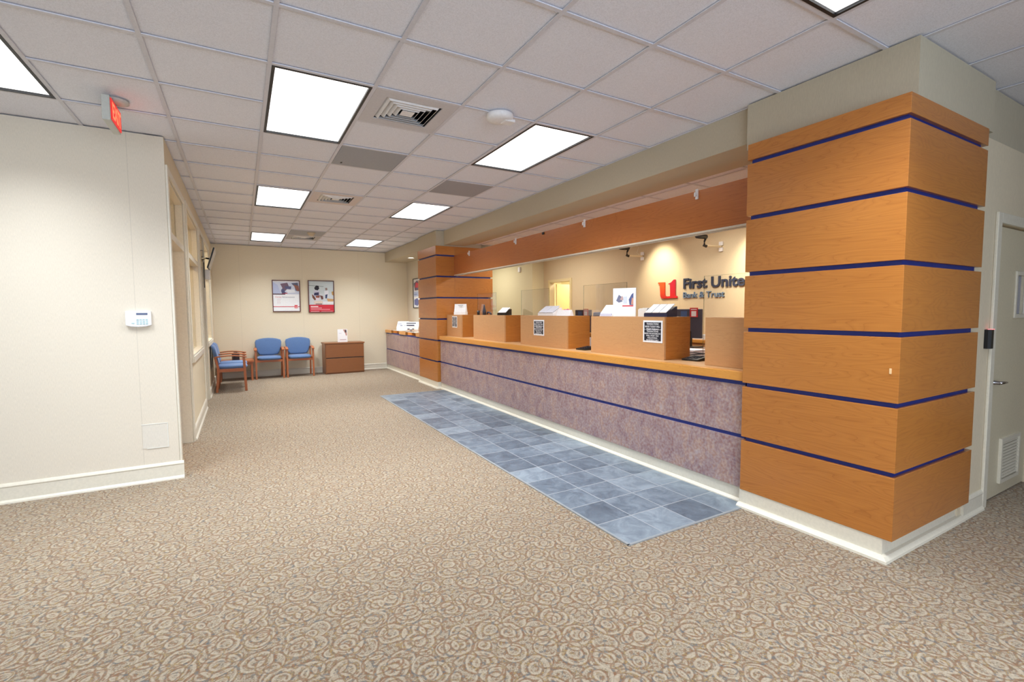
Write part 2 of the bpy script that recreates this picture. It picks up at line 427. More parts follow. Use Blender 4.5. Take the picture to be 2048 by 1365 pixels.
def ceiling_vent(i, j, label, m):
    t = thing('ceiling_vent', label, 'air vent', (GX+(i+.5)*G, GY+(j+.5)*G, H), 0, 'square louvred air vents in the ceiling')
    w = G/2-.013; a = .2
    p = MB()
    for s in (-1, 1):
        p.box(s*w if s < 0 else a, -a if s < 0 else s*w, -w, w, 0, .008)
        p.box(-a, a, s*w if s < 0 else a, -a if s < 0 else s*w, 0, .008)
    p.build('plate', m, t)
    MB().box(-a, a, -a, a, .07, .075).box(-a-.004, -a, -a, a, .008, .075).box(a, a+.004, -a, a, .008, .075).box(-a, a, -a-.004, -a, .008, .075).box(-a, a, a, a+.004, .008, .075).build('duct_back', M['black'], t)
    for k, r in enumerate((.172, .137, .102, .067)):
        r2 = r+.024
        c = MB()
        lo = [(-r, -r, -.006), (r, -r, -.006), (r, r, -.006), (-r, r, -.006)]
        hi = [(-r2, -r2, .022), (r2, -r2, .022), (r2, r2, .022), (-r2, r2, .022)]
        hi2 = [(x*(r2-.003)/r2, y*(r2-.003)/r2, z) for x, y, z in hi]; lo2 = [(x*(r-.003)/r, y*(r-.003)/r, z) for x, y, z in lo]
        c.rings([lo, hi, hi2, lo2, lo], cap=False)
        c.build('louvre_ring', M['white'] if k % 1 == 0 else m, t)
    MB().box(-.045, .045, -.045, .045, -.004, 0.0).box(-.18, .18, -.004, .004, .045, .05).build('centre_plate', M['white'], t)
vg = plain((206, 204, 208), .6)
ceiling_vent(0, 0, 'square louvred ceiling air vent nearest the camera, beside the largest lit panel', vg)
ceiling_vent(0, 5, 'square louvred ceiling air vent, middle one of three, with a pinkish stained plate', plain((216, 206, 204), .6))
ceiling_vent(0, 11, 'square louvred ceiling air vent nearest the back wall', plain((186, 184, 184), .6))
for (i, j), l in zip(greys, ['dark grey ceiling panel beyond the nearest air vent', 'dark grey ceiling panel between the two lit panels on the counter side', 'grey ceiling panel holding the far smoke detector near the back wall']):
    mb = MB().box(-.29, .29, -.29, .29, 0, .008)
    if j == 2: mb.box(-.22, -.205, .19, .23, -.002, 0, 1)
    o = mb.build('ceiling_panel', [plain((158, 162, 170), .5), M['black']], None, (GX+(i+.5)*G, GY+(j+.5)*G, H))
    tag(o, l, 'ceiling panel', 'grey panels among the ceiling tiles')

# motion / smoke detector near the middle, with its stepped round dome and tab
t = thing('motion_detector', 'round white motion detector with a small side tab on the ceiling', 'detector', (GX+1.5*G, GY, H))
MB().lathe([(.098, 0), (.1, -.012), (.098, -.028), (.088, -.040), (.06, -.046), (.02, -.047)], 40).build('housing', M['white'], t, smooth=True)
MB().box(.02, .105, -.05, .03, -.052, -.03).build('sensor_tab', M['white'], t, bevel=.006)
o = MB().lathe([(.07, 0), (.072, -.012), (.055, -.02), (.05, -.045), (.03, -.055), (.008, -.058)], 28).build('smoke_detector', plain((216, 200, 172), .5), None, (GX+.6*G, GY+10.35*G, H), smooth=True)
tag(o, 'small cream smoke detector on the far ceiling in front of the back wall', 'detector')

# exit sign hanging from the ceiling, red face toward the lobby
t = thing('exit_sign', 'white exit sign with glowing red face hanging from the ceiling', 'exit sign', (-.715, 4.24, H-.02))
MB().box(-.025, .02, -.16, .16, -.165, -.004).build('housing', plain((196, 198, 192), .4), t, bevel=.006)
MB().lathe([(.07, .02), (.07, .006), (.04, -.004)], 24, (.03, 0, 0)).build('ceiling_canopy', plain((190, 190, 184), .4), t, smooth=True)
rm = emit((1., .03, .03), .75, 'exit_red'); rm.node_tree.nodes['Principled BSDF'].inputs['Base Color'].default_value = (.12, .0, .0, 1)
MB().box(.02, .026, -.145, .145, -.152, -.016).build('red_face', rm, t)
gm = emit((1., .22, .10), 1.3, 'exit_glow'); gm.node_tree.nodes['Principled BSDF'].inputs['Base Color'].default_value = (.3, .02, .01, 1)
o = text_mesh('EXIT', .15, gm, 'lettering', t, (.0275, -.125, -.135), (PI/2, 0, PI/2), .0006, bold=.003, width=.25, height=.1)

# ------------------------------------------------------------------ walls
def wall_y(x0, x1, y0, y1, z1, ops, mb=None):
    """wall slab along Y with openings (ya,yb,za,zb)"""
    mb = mb or MB(); cur = y0
    ys = sorted({y0, y1, *[o[0] for o in ops], *[o[1] for o in ops]})
    for a, b in zip(ys, ys[1:]):
        c = (a+b)/2; zs = sorted([(o[2], o[3]) for o in ops if o[0] < c < o[1]]); z = 0.
        for za, zb in zs:
            if za > z+1e-4: mb.box(x0, x1, a, b, z, za)
            z = zb
        if z < z1-1e-4: mb.box(x0, x1, a, b, z, z1)
    return mb
# back wall, front-left wall, left corridor wall
struct('wall_back', MB().box(-4.3, 6.1, YB, YB+.13, 0, H), M['wall_x'])
struct('wall_front_left', MB().box(-4.3, XL-.0005, YF, YF+.13, 0, H), wall_mat('wall_covering_left', (226, 217, 201), 'X', -.75))
# openings: door, window, door, window; each with a transom
OPN = [('door', 4.99, 6.22, 0., 2.58), ('window', 6.52, 8.12, .92, 2.60), ('door', 8.44, 9.16, 0., 2.60), ('window', 9.36, 10.75, .92, 2.60)]
struct('wall_left', wall_y(XL-.13, XL, YF+.001, YB, H, [(a, b, c, d) for _, a, b, c, d in OPN]), M['wall_y'])
struct('wall_west', MB().box(-4.43, -4.3, -3.1, 12.05, 0, H), M['wall'])
struct('wall_office', MB().box(-3.0, -2.9, YF+.13, YB, 0, H).box(-2.9, XL-.131, 8.22, 8.32, 0, H), M['office'])
mb = MB()   # rear wall with a wide storefront window opening
for a in ((-4.3, -3.2, 0, H), (2.6, 8.1, 0, H), (-3.2, 2.6, 0, .35), (-3.2, 2.6, 2.45, H)): mb.box(a[0], a[1], -3.23, -3.1, a[2], a[3])
struct('wall_rear', mb, M['wall'])
struct('wall_east', MB().box(8., 8.13, -3.1, 12.05, 0, H), M['wall'])
w = sempty('window_1', (-.3, -3.165, .35))
fr = MB()
for x in (-2.9, -1., .95, 2.85): fr.box(x-.03, x+.03, -.04, .04, 0, 2.1)
fr.box(-2.9, 2.9, -.04, .04, 0, .06).box(-2.9, 2.9, -.04, .04, 2.04, 2.1)
fr.build('window_frame', M['grey'], w); MB().box(-2.87, 2.87, -.003, .003, .06, 2.04).build('pane', M['glass'], w)

# casings, transom bars, glazing in the corridor wall
TR = 2.10
wn, dn = 2, 2
for kind, a, b, za, zb in OPN:
    nm = ('window_%d' % wn) if kind == 'window' else ('door_%d' % dn)
    if kind == 'window': wn += 1
    else: dn += 1
    r = sempty(nm, (XL, (a+b)/2, za)); w2 = (b-a)/2; h = zb-za; cw = .07
    c = MB(); zb0 = 0 if kind == 'door' else -cw
    for s in (-1, 1):
        y0 = s*w2 if s > 0 else -w2-cw
        c.box(.0005, .018, y0, y0+cw, zb0, h+cw)
    c.box(.0005, .018, -w2, w2, h, h+cw)
    if kind == 'window': c.box(.0005, .03, -w2-.01, w2+.01, -cw, 0)
    c.build('casing', M['trim'], r, bevel=.004)
    j = MB()
    for s in (-1, 1): j.box(-.13, 0, s*w2-(.02 if s > 0 else 0), s*w2+(0 if s > 0 else .02), 0, h)
    j.box(-.13, 0, -w2+.02, w2-.02, h-.02, h)
    j.box(-.13, 0, -w2+.02, w2-.02, TR-za-.03, TR-za+.03)
    if kind == 'window': j.box(-.13, .02, -w2+.02, w2-.02, 0, .02)
    j.build('jamb', M['trim'], r)
    MB().box(-.068, -.062, -w2+.02, w2-.02, TR-za+.03, h-.02).build('transom_pane', M['glass'], r)
    if kind == 'window':
        MB().box(-.068, -.062, -w2+.02, w2-.02, .02, TR-za-.03).build('pane', M['glass'], r)
        MB().box(-.08, -.05, -.02, .02, .02, TR-za-.03).build('mullion', M['trim'], r)
    elif a > 7:
        MB().box(-.10, -.06, -w2+.02, w2-.02, .008, TR-.03).build('door_leaf', M['door'], r)
        MB().lathe([(.03, 0), (.03, .008), (.012, .012), (.012, .04), (.026, .045), (.026, .065), (.01, .072)], 16, (-.06, -w2+.09, .98), 'X').build('door_handle', M['chrome'], r, smooth=True)
    else:
        lf = MB().box(-.95, -.13, w2-.06, w2-.02, .008, TR-.03); lf.build('door_leaf', M['cab'], r)
        MB().tube([(-.87, w2-.06, .98), (-.87, w2-.11, .98), (-.77, w2-.11, .98)], .01).build('door_handle', M['chrome'], r)

# beams / bulkheads
struct('wall_bulkhead_near', MB().box(3.195, 4.28, 1.205, 2.20, 2.552, H), M['bulk'])
mb = MB().box(3.25, 3.66, 2.20, 8.2, ZS, H).box(3.66, 3.86, 2.20, 8.2, ZS+.045, H)
struct('wall_bulkhead_counter', mb, M['bulk'])
struct('wall_bulkhead_column', MB().box(3.10, 4.0, 8.21, 9.2, ZS-.02, H), M['bulk'])
struct('wall_bulkhead_far', MB().box(3.15, 3.70, 9.2, YB, ZS+.02, H), M['bulk'])
struct('wall_bulkhead_right', MB().box(4.27, 8.0, 1.245, 2.12, 2.53, H), M['bulk'])
struct('wall_partition', MB().box(3.70, 3.82, 9.2, YB, 0, H), M['wall_pale'])
# teller room: sign wall with a door opening, thicker wall beyond, lower tiled ceiling
struct('wall_teller', wall_y(XR, XR+.12, 1.36, 9.06, H, [(8.06, 8.80, 0, 2.03)]), wall_mat('wall_covering_teller', (216, 200, 168), 'Y', .2))
struct('wall_teller_far', MB().box(5.68, XR+.12, 9.06, YB, 0, H), wall_mat('wall_covering_teller_far', (216, 206, 172)))
mb = MB(); z = ZS+.05
mb.box(3.86, 6.1, 1.36, YB, z+.006, z+.02)
struct('ceiling_teller', mb, M['tile'])
mb = MB()
for k in range(5): mb.box(3.98+k*G-.012, 3.98+k*G+.012, 1.36, YB, z, z+.006)
for k in range(18): mb.box(3.86, 6.1, 1.5+k*G-.012, 1.5+k*G+.012, z+.0003, z+.0062)
struct('trim_3', mb, M['tee'])
# corridor seen through the teller room door
struct('wall_corridor', MB().box(7.5, 7.6, 7.0, 10.6, 0, 2.6).box(6.1, 7.5, 10.5, 10.6, 0, 2.6).box(6.1, 7.5, 7.0, 7.1, 0, 2.6), wall_mat('corridor_wall', (240, 228, 190)))
r = sempty('door_4', (XR, 8.43, 0))
c = MB()
for s in (-1, 1): c.box(-.018, -.0005, s*.37 if s > 0 else -.37-.06, s*.37+.06 if s > 0 else -.37, 0, 2.09)
c.box(-.018, -.0005, -.37, .37, 2.03, 2.09).build('casing', plain((226, 210, 160), .4), r, bevel=.003)
MB().box(.13, .9, .30, .34, .01, 2.0).build('door_leaf', plain((240, 222, 160), .5), r)
MB().box(.5, .62, .29, .299, 1.3, 1.85).build('vision_panel', M['dark'], r)
cl = MB().box(1.44, 1.5, -.1, .12, 1.86, 1.93); cl.tube([(1.44, .1, 1.9), (1.3, .25, 1.9), (1.44, .38, 1.95)], .008); cl.build('door_closer', plain((128, 98, 62), .4), r)
MB().box(1.47, 1.5, -.36, -.02, 1.15, 1.5).build('wall_plaque', plain((170, 130, 60), .5), r)

# right-hand door wall
struct('wall_door', MB().box(4.10, 4.56, 1.228, 1.36, 0, 2.53).box(5.49, 8.0, 1.228, 1.36, 0, 2.53).box(4.56, 5.49, 1.228, 1.36, 2.0, 2.53), M['wall'])
r = sempty('door_1', (5.025, 1.25, 0))
c = MB()
c.box(-.535, -.465, -.040, -.0225, 0, 2.07).box(.465, .535, -.040, -.0225, 0, 2.07).box(-.465, .465, -.040, -.0225, 2.0, 2.07)
c.build('casing', M['trim'], r, bevel=.004)
lf = MB()
for bx in ((-.455, -.10, .0, .04, .01, 1.99), (.10, .455, .0, .04, .01, 1.99), (-.10, .10, .0, .04, .01, 1.345), (-.10, .10, .0, .04, 1.68, 1.99)): lf.box(*bx)
lf = MB()
lf.box(-.455, .03, 0, .04, .01, 1.99).box(.20, .455, 0, .04, .01, 1.99).box(.03, .20, 0, .04, .01, 1.37).box(.03, .20, 0, .04, 1.66, 1.99)
leaf = lf.build('door_leaf', M['door'], r)
q = MB(); q.box(.0, .03, -.012, 0, 1.34, 1.69).box(.20, .23, -.012, 0, 1.34, 1.69).box(.03, .20, -.012, 0, 1.34, 1.37).box(.03, .20, -.012, 0, 1.66, 1.69)
q.build('vision_frame', M['trim'], leaf, bevel=.003)
MB().box(.03, .20, .015, .02, 1.37, 1.66).build('vision_pane', plain((150, 152, 170), .15), leaf)
q = MB(); q.box(-.13, -.105, -.018, 0, .10, .44).box(.25, .275, -.018, 0, .10, .44).box(-.105, .25, -.018, 0, .10, .125).box(-.105, .25, -.018, 0, .415, .44)
for k in range(12):
    zz = .14+k*.0235; q.obox((.0725, -.006, zz), Matrix.Rotation(.7, 3, 'X'), (.1775, .009, .0022))
q.box(-.105, .25, -.003, -.0005, .125, .415, 1); q.build('louvre_grille', [M['trim'], plain((120, 110, 90), .7)], leaf)  # dark backing plate added to stand in for shade between the slats
MB().lathe([(.03, 0), (.031, -.008), (.014, -.014), (.013, -.05)], 20, (-.375, 0, .885), 'Y').tube([(-.375, -.05, .885), (-.32, -.055, .885), (-.25, -.052, .88)], [.012, .011, .008]).build('door_handle', M['chrome'], leaf, smooth=True)
MB().box(-.45, -.41, -.004, 0, .83, .945).build('strike_plate', M['chrome'], leaf)
MB().box(-.46, -.43, -.006, 0, 1.76, 1.93).build('hinge_cover', M['trim'], r)

# ------------------------------------------------------------------ baseboards (board, cap bead, shoe) built by profile
def base_run(mb, p0, p1, n, h=.14):
    """profile run from p0 to p1 on the floor; n = outward unit normal (2D)"""
    prof = [(0, 0), (.03, 0), (.028, .012), (.016, .026), (.014, h-.03), (.018, h-.022), (.014, h-.012), (.006, h), (0, h)]
    A = [(p0[0]+n[0]*d, p0[1]+n[1]*d, z) for d, z in prof]; B = [(p1[0]+n[0]*d, p1[1]+n[1]*d, z) for d, z in prof]
    mb.rings([A, B])
mb = MB(); base_run(mb, (XL, YB), (3.14, YB), (0, -1)); struct('baseboard_back', mb, M['trim'])
mb = MB(); base_run(mb, (-4.3, YF), (XL+.03, YF), (0, -1), .15); base_run(mb, (XL, YF-.0), (XL, 4.92-.0+.0005), (1, 0), .15); struct('baseboard_front_left', mb, M['trim'])
mb = MB()
for a, b in ((6.29, 8.37), (9.23, YB-.03)): base_run(mb, (XL, a), (XL, b), (1, 0))
struct('baseboard_left', mb, M['trim'])
mb = MB(); base_run(mb, (4.16, 1.228), (4.49, 1.228), (0, -1)); base_run(mb, (5.56, 1.228), (8., 1.228), (0, -1)); struct('baseboard_right', mb, M['trim'])

# ------------------------------------------------------------------ wood clad columns
GR = [.497, .885, 1.275, 1.665, 2.05, 2.43]; GH = .014
def tiers(z0, z1):
    e = [z0] + GR + [z1]
    return [(a + (GH if k else 0), b - (GH if k < len(e)-2 else 0)) for k, (a, b) in enumerate(zip(e, e[1:]))]
t = thing('wood_clad_column', 'large square column of stacked orange wood panels at right foreground', 'column', (3.085, 1.19, 0))
for a, b in tiers(.125, 2.55): MB().box(0, 1.075, 0, .925, a, b).build('wood_panel', M['wood_y'], t, bevel=.002)
for g in GR: MB().box(.022, 1.02, .02, .905, g-GH-.002, g+GH+.002).build('blue_reveal', M['blue'], t)
mb = MB()
hb = .124; x1, y1, dy = 1.075, .93, .042
prof = [(.0, 0), (-.035, 0), (-.033, .014), (-.014, .03), (.004, .032), (.004, hb)]
def ring_at(p): d, z = p; return [(d, d+dy, z), (x1, d+dy, z), (x1, y1, z), (d, y1, z)]
mb.rings([ring_at(p) for p in prof[1:]]); mb.build('base_trim', M['trim'], t)
o = MB().box(-.004, 0, .035, .045, 1.06, 1.09).build('chipped_spot', plain((236, 200, 150), .8), t)

t = thing('wood_clad_column', 'far square column of stacked orange wood panels with a wing wall, beyond the teller counter', 'column', (3.085, 8.195, 0))
for a, b in tiers(.125, 2.60):
    MB().box(0, .365, 0, 1.0, a, b).build('wood_panel', M['wood_y'], t, bevel=.002)
    MB().box(.369, 1.15, .004, 1.0, a, b).build('wing_panel', M['wood_y'], t, bevel=.002)
for g in GR: MB().box(.022, 1.11, .018, .985, g-GH-.002, g+GH+.002).build('blue_reveal', M['blue'], t)
mb = MB(); x1, y1, dy = 1.15, 1.0, 0.
mb.rings([ring_at(p) for p in prof[1:]]); mb.build('base_trim', M['trim'], t)

# ------------------------------------------------------------------ teller counter
def counter(name, label, y0, y1, notch=()):
    t = thing(name, label, 'counter', (3.135, y0, 0)); L = y1-y0
    MB().box(0, .02, 0, L, .115, .482).build('front_panel', M['lam'], t); MB().box(0, .02, 0, L, .510, .872).build('front_panel', M['lam'], t)
    MB().box(.008, .03, 0, L, .480, .512).build('blue_reveal', M['blue'], t)
    MB().box(.004, .03, 0, L, .870, .902).build('blue_reveal', M['blue'], t)
    mb = MB(); prof = [(.03, 0), (-.012, 0), (-.010, .014), (.004, .028), (.010, .03), (.010, .112), (.03, .112)]
    mb.rings([[(d, 0, z) for d, z in prof], [(d, L, z) for d, z in prof]]); mb.build('base_trim', M['trim'], t)
    MB().box(.02, .44, 0, L, .0, .115).box(.03, .44, 0, L, .115, .90).build('cabinet_body', M['cab'], t)
    return t, L
CY0, CY1 = 2.125, 8.158
t, L = counter('teller_counter', 'long teller counter with mottled mauve front and blue stripes between the wood columns', CY0, CY1)
MB().box(-.022, .03, 0, L, .902, .97).build('wood_nosing', M['oak'], t, bevel=.004)
MB().box(.03, .475, 0, L, .94, .969).build('countertop', plain((222, 178, 130), .3), t)
FY0, FY1 = 9.205, 11.885
t, L = counter('writing_counter', 'far section of mauve counter between the far column and the back wall', FY0, FY1)
cuts = [(9.5-FY0, 10.2-FY0), (10.7-FY0, 11.35-FY0)]; y = 0
for a, b in cuts: MB().box(-.022, .03, y, a, .902, .97).build('wood_nosing', M['oak'], t); y = b
MB().box(-.022, .03, y, L, .902, .97).build('wood_nosing', M['oak'], t)
MB().box(.13, .56, 0, L, .902, .968).box(.03, .13, 0, L, .902, .906).build('countertop', M['oak'], t)
for a, b in cuts: MB().box(-.02, .4, a-.02, b+.02, .971, .979).build('glass_shelf', plain((214, 226, 222), .08), t)

# wooden privacy boxes on the counter
def counter_box(y0, y1, label, x1=3.605):
    t = thing('counter_box', label, 'privacy box', (3.27, y0, .9705), 0, 'wooden privacy boxes on the teller counter'); L = y1-y0; D = x1-3.27; Hh = .384
    MB().box(0, .02, 0, L, 0, Hh).build('front_panel', M['box'], t)
    MB().box(.02, D, 0, .02, 0, Hh).build('side_panel', M['wood_y'], t)
    MB().box(.02, D, L-.02, L, 0, Hh).build('side_panel', M['wood_y'], t)
    MB().box(.02, D, .02, L-.02, Hh-.02, Hh-.001).build('top_panel', M['box'], t)
    return t
counter_box(2.14, 2.58, 'light wood box on the counter partly behind the near wood column')
counter_box(3.01, 4.03, 'light wood box on the counter carrying the tall white display and black brochure rack')
counter_box(4.47, 5.52, 'light wood box on the counter with a small black notice, under the white brochure racks')
counter_box(5.97, 7.02, 'light wood box on the counter without a notice, under the black wedge holder')
counter_box(7.50, 8.16, 'light wood box on the counter against the far wood column')
TOPZ = .9705+.384

def notice(y0, z0, z1, w, label):
    t = thing('notice_sign', label, 'sign', (3.2695, y0+w, z0), 0, 'black transaction notices on the counter boxes'); h = z1-z0
    MB().box(-.003, -.0003, -w, 0, 0, h).build('white_border', M['paper'], t)
    m = w*.07
    MB().box(-.0045, -.003, -w+m, -m, m, h*.58).box(-.0045, -.003, -w+m, -m, h*.60, h-m).build('black_field', plain((24, 30, 48), .4), t)
    L1 = ['TRANSACTIONS', 'MADE TODAY WILL', 'POST TODAY']; L2 = ['TRANSACTIONS', 'MADE ON SATURDAYS', 'WILL POST THE', 'FOLLOWING', 'BUSINESS DAY']
    dz = h*.40/3.3
    for k, s in enumerate(L1): text_mesh(s, .02, M['paper'], 'lettering', t, (-.0048, -w/2, h-m-dz*(k+.95)), ROT_FACE_NEG_X, .0002, 'CENTER', .0002, width=w*(.62 if k != 1 else .78), height=dz*.68)
    dz = h*.55/5.6
    for k, s in enumerate(L2): text_mesh(s, .02, M['paper'], 'lettering', t, (-.0048, -w/2, h*.57-dz*(k+.98)), ROT_FACE_NEG_X, .0002, 'CENTER', .0002, width=w*(.6, .82, .64, .5, .62)[k], height=dz*.66)
notice(3.03, 1.12, 1.322, .235, 'largest black notice with white capitals, on the box nearest the near column')
notice(4.945, 1.105, 1.302, .24, 'black notice with white capitals on the middle counter box')
notice(7.69, 1.13, 1.33, .215, 'smallest-looking black notice on the box beside the far wood column')

# header panel above the counter with its rail and hooks
t = thing('window_header', 'long orange wood header hanging above the teller windows', 'header', (3.44, CY0-.01, 2.075))
L = 8.192-(CY0-.01)
MB().box(0, .05, 0, L, .012, .36).build('wood_panel', M['header'], t)
MB().box(-.002, .016, 0, L, -.004, .012).box(.034, .052, 0, L, -.012, .012).build('white_rail', M['trim'], t)
hook_lbl = ['white plastic hook on the header nearest the near column', 'white plastic hook on the header, second from the near column', 'white plastic hook on the header, third from the near column', 'white plastic hook on the header nearest the far column']
for y, l in zip((2.82, 4.36, 5.92, 7.51), hook_lbl):
    o = MB().box(-.012, 0, -.012, .012, 0, .085).box(-.03, -.012, -.008, .008, .02, .032).box(-.034, -.028, -.008, .008, .02, .055).box(-.004, .05, -.012, .012, .07, .076).build('header_hook', M['white'], None, (3.4385, y, 2.363))
    tag(o, l, 'hook', 'white hooks along the wood header')
o = MB().box(-.015, 0, -.02, .02, 0, .03).build('header_sensor', M['black'], None, (3.4385, 5.21, 2.40), bevel=.004); tag(o, 'tiny black sensor at the top edge of the wood header', 'sensor')
for (a, b), l in zip([(2.3, 2.885), (3.87, 4.62), (5.36, 6.1), (6.9, 7.6)], ['clear acrylic guard behind the gap next to the near column', 'clear acrylic guard behind the gap beside the middle box', 'clear acrylic guard behind the gap left of the middle box', 'clear acrylic guard behind the gap by the far column']):
    t = thing('acrylic_guard', l, 'screen', (3.625, a, .951), 0, 'clear acrylic guards at the teller stations')
    MB().box(0, .005, 0, b-a, 0, .765).build('sheet', M['acrylic'], t)
    e = MB().box(-.001, .006, 0, .003, 0, .768).box(-.001, .006, b-a-.003, b-a, 0, .768).box(-.001, .006, .003, b-a-.003, .765, .768); e.build('polished_edge', M['acry_edge'], t)

# teller work surface and back counter
t = thing('teller_worktop', 'mauve laminate work surface behind the counter boxes', 'worktop', (3.615, CY0+.01, 0))
MB().box(0, 1.4, 0, 6.0, .92, .95).build('top', M['lam_dark'], t); MB().box(.0, .03, 0, 6.0, 0, .92).box(1.2, 1.23, 0, 6., 0, .92).build('support_panel', M['cab'], t)
t = thing('back_cabinet', 'wooden counter along the wall behind the tellers', 'cabinet', (5.50, 2.4, 0))
MB().box(0, .47, 0, 5.3, .0, .96).build('cabinet_body', M['box'], t); MB().box(-.02, .475, 0, 5.3, .96, 1.0).build('top', M['oak'], t)
for k in range(7): MB().box(-.018, 0, .05+k*.75, .74+k*.75, .1, .93).build('door', M['box'], t)

# ------------------------------------------------------------------ monitors with red cards
def monitor(x, y, rz, label, logo):
    t = thing('computer_monitor', label, 'monitor', (x, y, .951), rz, 'teller computer monitors')
    MB().box(-.10, .10, -.14, .14, 0, .012).build('base', M['black'], t, bevel=.004)
    MB().box(-.02, .015, -.04, .04, .012, .2).box(-.03, -.018, -.025, .025, .03, .05, 1).build('stand', [M['black'], M['grey']], t)
    MB().box(-.012, .022, -.178, .178, .115, .475).build('case', plain((74, 76, 92), .35), t, bevel=.008)
    MB().box(.022, .024, -.165, .165, .13, .46).build('screen', M['black'], t)
    MB().box(-.0135, -.012, .02, .11, .38, .45).build('back_emblem', plain((70, 100, 150), .4), t)
    c = thing('card_sign', 'small red card with a white square, taped to the ' + logo, 'card', (x, y, .951), rz, 'red cards on the teller monitors')
    MB().box(-.017, -.014, -.13, -.02, .375, .49).build('card', M['red'], c); MB().box(-.0175, -.017, -.108, -.042, .385, .45).box(-.0175, -.017, -.115, -.035, .465, .475).build('white_square', M['paper'], c)
    return t
def at_px_back(p): return p
monitor(4.85, 4.07, .12, 'dark flat computer monitor seen from behind in the gap beside the near wood column', 'near monitor')
monitor(4.80, 6.12, .1, 'dark flat computer monitor seen from behind above the middle counter box', 'farther monitor')

# small things on the shelf and work surface
def pinpad(x, y, label):
    t = thing('card_terminal', label, 'card terminal', (x, y, .9705), .1, 'black card terminals on the counter')
    MB().prism([(-.09, 0), (.09, 0), (.09, .035), (-.09, .015)], 'Y', -.08, .08).build('body', M['black'], t, bevel=.004)
    k = MB()
    for i in range(4):
        for j in range(3): k.box(-.06+i*.03, -.04+i*.03, -.05+j*.035, -.028+j*.035, .02+i*.0033, .026+i*.0033)
    k.build('keys', M['dark'], t)
pinpad(3.50, 2.86, 'black card terminal in the counter gap beside the near column')
pinpad(3.42, 4.30, 'black card terminal in the counter gap beside the middle box')
o = MB().box(-.11, .11, -.15, .15, 0, .012).build('paper_stack', M['paper'], None, (4.5, 3.75, .951)); tag(o, 'loose white papers on the work surface in front of the near monitor', 'papers')
mb = MB(); mb.tube([(0, 0, .006), (.12, .2, .008), (.3, .12, .02), (.42, .3, .008), (.5, .42, .008)], .006, 6); mb.tube([(0, .3, .006), (.2, .2, .03), (.42, .02, .006)], .005, 6)
tag(mb.build('loose_cable', M['dark'], None, (3.78, 3.1, .951), smooth=True), 'loose dark cables tangled on the work surface below the near monitor', 'cable')
o = MB().prism([(-.04, 0), (.05, 0), (.02, .12), (-.01, .12)], 'Y', -.05, .05).build('receipt_printer', M['white'], None, (3.9, 4.86, .951)); tag(o, 'small white receipt printer below the farther monitor', 'printer')
o = MB().box(-.1, .1, -.2, .2, 0, .06).build('paper_tray', plain((206, 214, 226), .5), None, (5.7, 4.55, 1.001)); tag(o, 'pale paper tray on the back counter beside the near monitor', 'tray')
t = thing('task_chair', 'blue task chair behind the work surface, only its back top showing', 'chair', (5.25, 6.15, 0))
MB().box(-.05, .0, -.22, .22, .95, 1.385).build('backrest', M['fabric'], t, bevel=.02); MB().box(-.2, .2, -.23, .23, .47, .55).build('seat', M['fabric'], t, bevel=.02)
MB().lathe([(.03, .06), (.03, .47)], 12).build('gas_post', M['black'], t); MB().box(.0, .03, -.03, .03, .5, 1.0).build('back_support', M['black'], t)
mb = MB()
for k in range(5): a = k*2*PI/5; mb.tube([(0, 0, .08), (.20*math.cos(a), .20*math.sin(a), .05), (.21*math.cos(a), .21*math.sin(a), .0)], [.025, .02, .02], 8)
mb.build('star_base', M['black'], t)

# --- objects standing on the boxes
def print_mesh(name, parent, shapes, axis='X', loc=(0, 0, 0), step=.0003):
    """flat print: list of (polygon in (u,v), rgb); axis X faces -X with u along -Y, axis Y faces -Y with u along +X"""
    mb = MB(); mats = []; idx = {}
    for k, (pts, rgb) in enumerate(shapes):
        if rgb not in idx: idx[rgb] = len(mats); mats.append(plain(rgb, .5))
        d = -step*(k+1)
        mb.poly([((d, -u, v) if axis == 'X' else (u, d, v)) for u, v in pts], idx[rgb])
    return mb.build(name, mats, parent, loc)
def R(u0, v0, u1, v1): return [(u0, v0), (u1, v0), (u1, v1), (u0, v1)]

# white display beside far column
t = thing('display_holder', 'white display holder on the box beside the far wood column', 'display', (3.40, 7.84, TOPZ), .6)
MB().prism([(-.03, 0), (.05, 0), (.05, .05), (.04, .05), (.015, .19), (.005, .19), (-.02, .05), (-.03, .05)], 'Y', -.12, .12).build('holder', M['paper'], t)
print_mesh('print', t, [(R(-.1, 0, .1, .01), (238, 240, 244)), (R(-.03, .14, .075, .15), (160, 166, 170)), (R(-.01, .125, .05, .132), (190, 194, 198))], loc=(-.026, 0, .02))
t = thing('pen_cup', 'short black cup on the box next to the white display', 'cup', (3.32, 6.93, TOPZ))
MB().lathe([(.022, 0), (.024, .07), (.02, .07), (.018, .01)], 18).build('cup', M['black'], t, smooth=True)
o = MB().lathe([(.03, 0), (.03, .06), (.02, .1), (.012, .14), (.008, .165)], 18).build('spray_bottle', M['dark'], None, (3.36, 6.80, TOPZ), smooth=True); tag(o, 'slim dark bottle with pointed top on the fourth box', 'bottle')
mb = MB(); mb.tube([(0, .06, .012), (0, .04, .04), (0, 0, .045), (0, -.05, .03), (0, -.08, .012)], .013, 8)
tag(mb.build('tape_dispenser', M['dark'], None, (3.40, 6.72, TOPZ), smooth=True), 'small curved dark and white tape dispenser beside the slim bottle', 'dispenser')
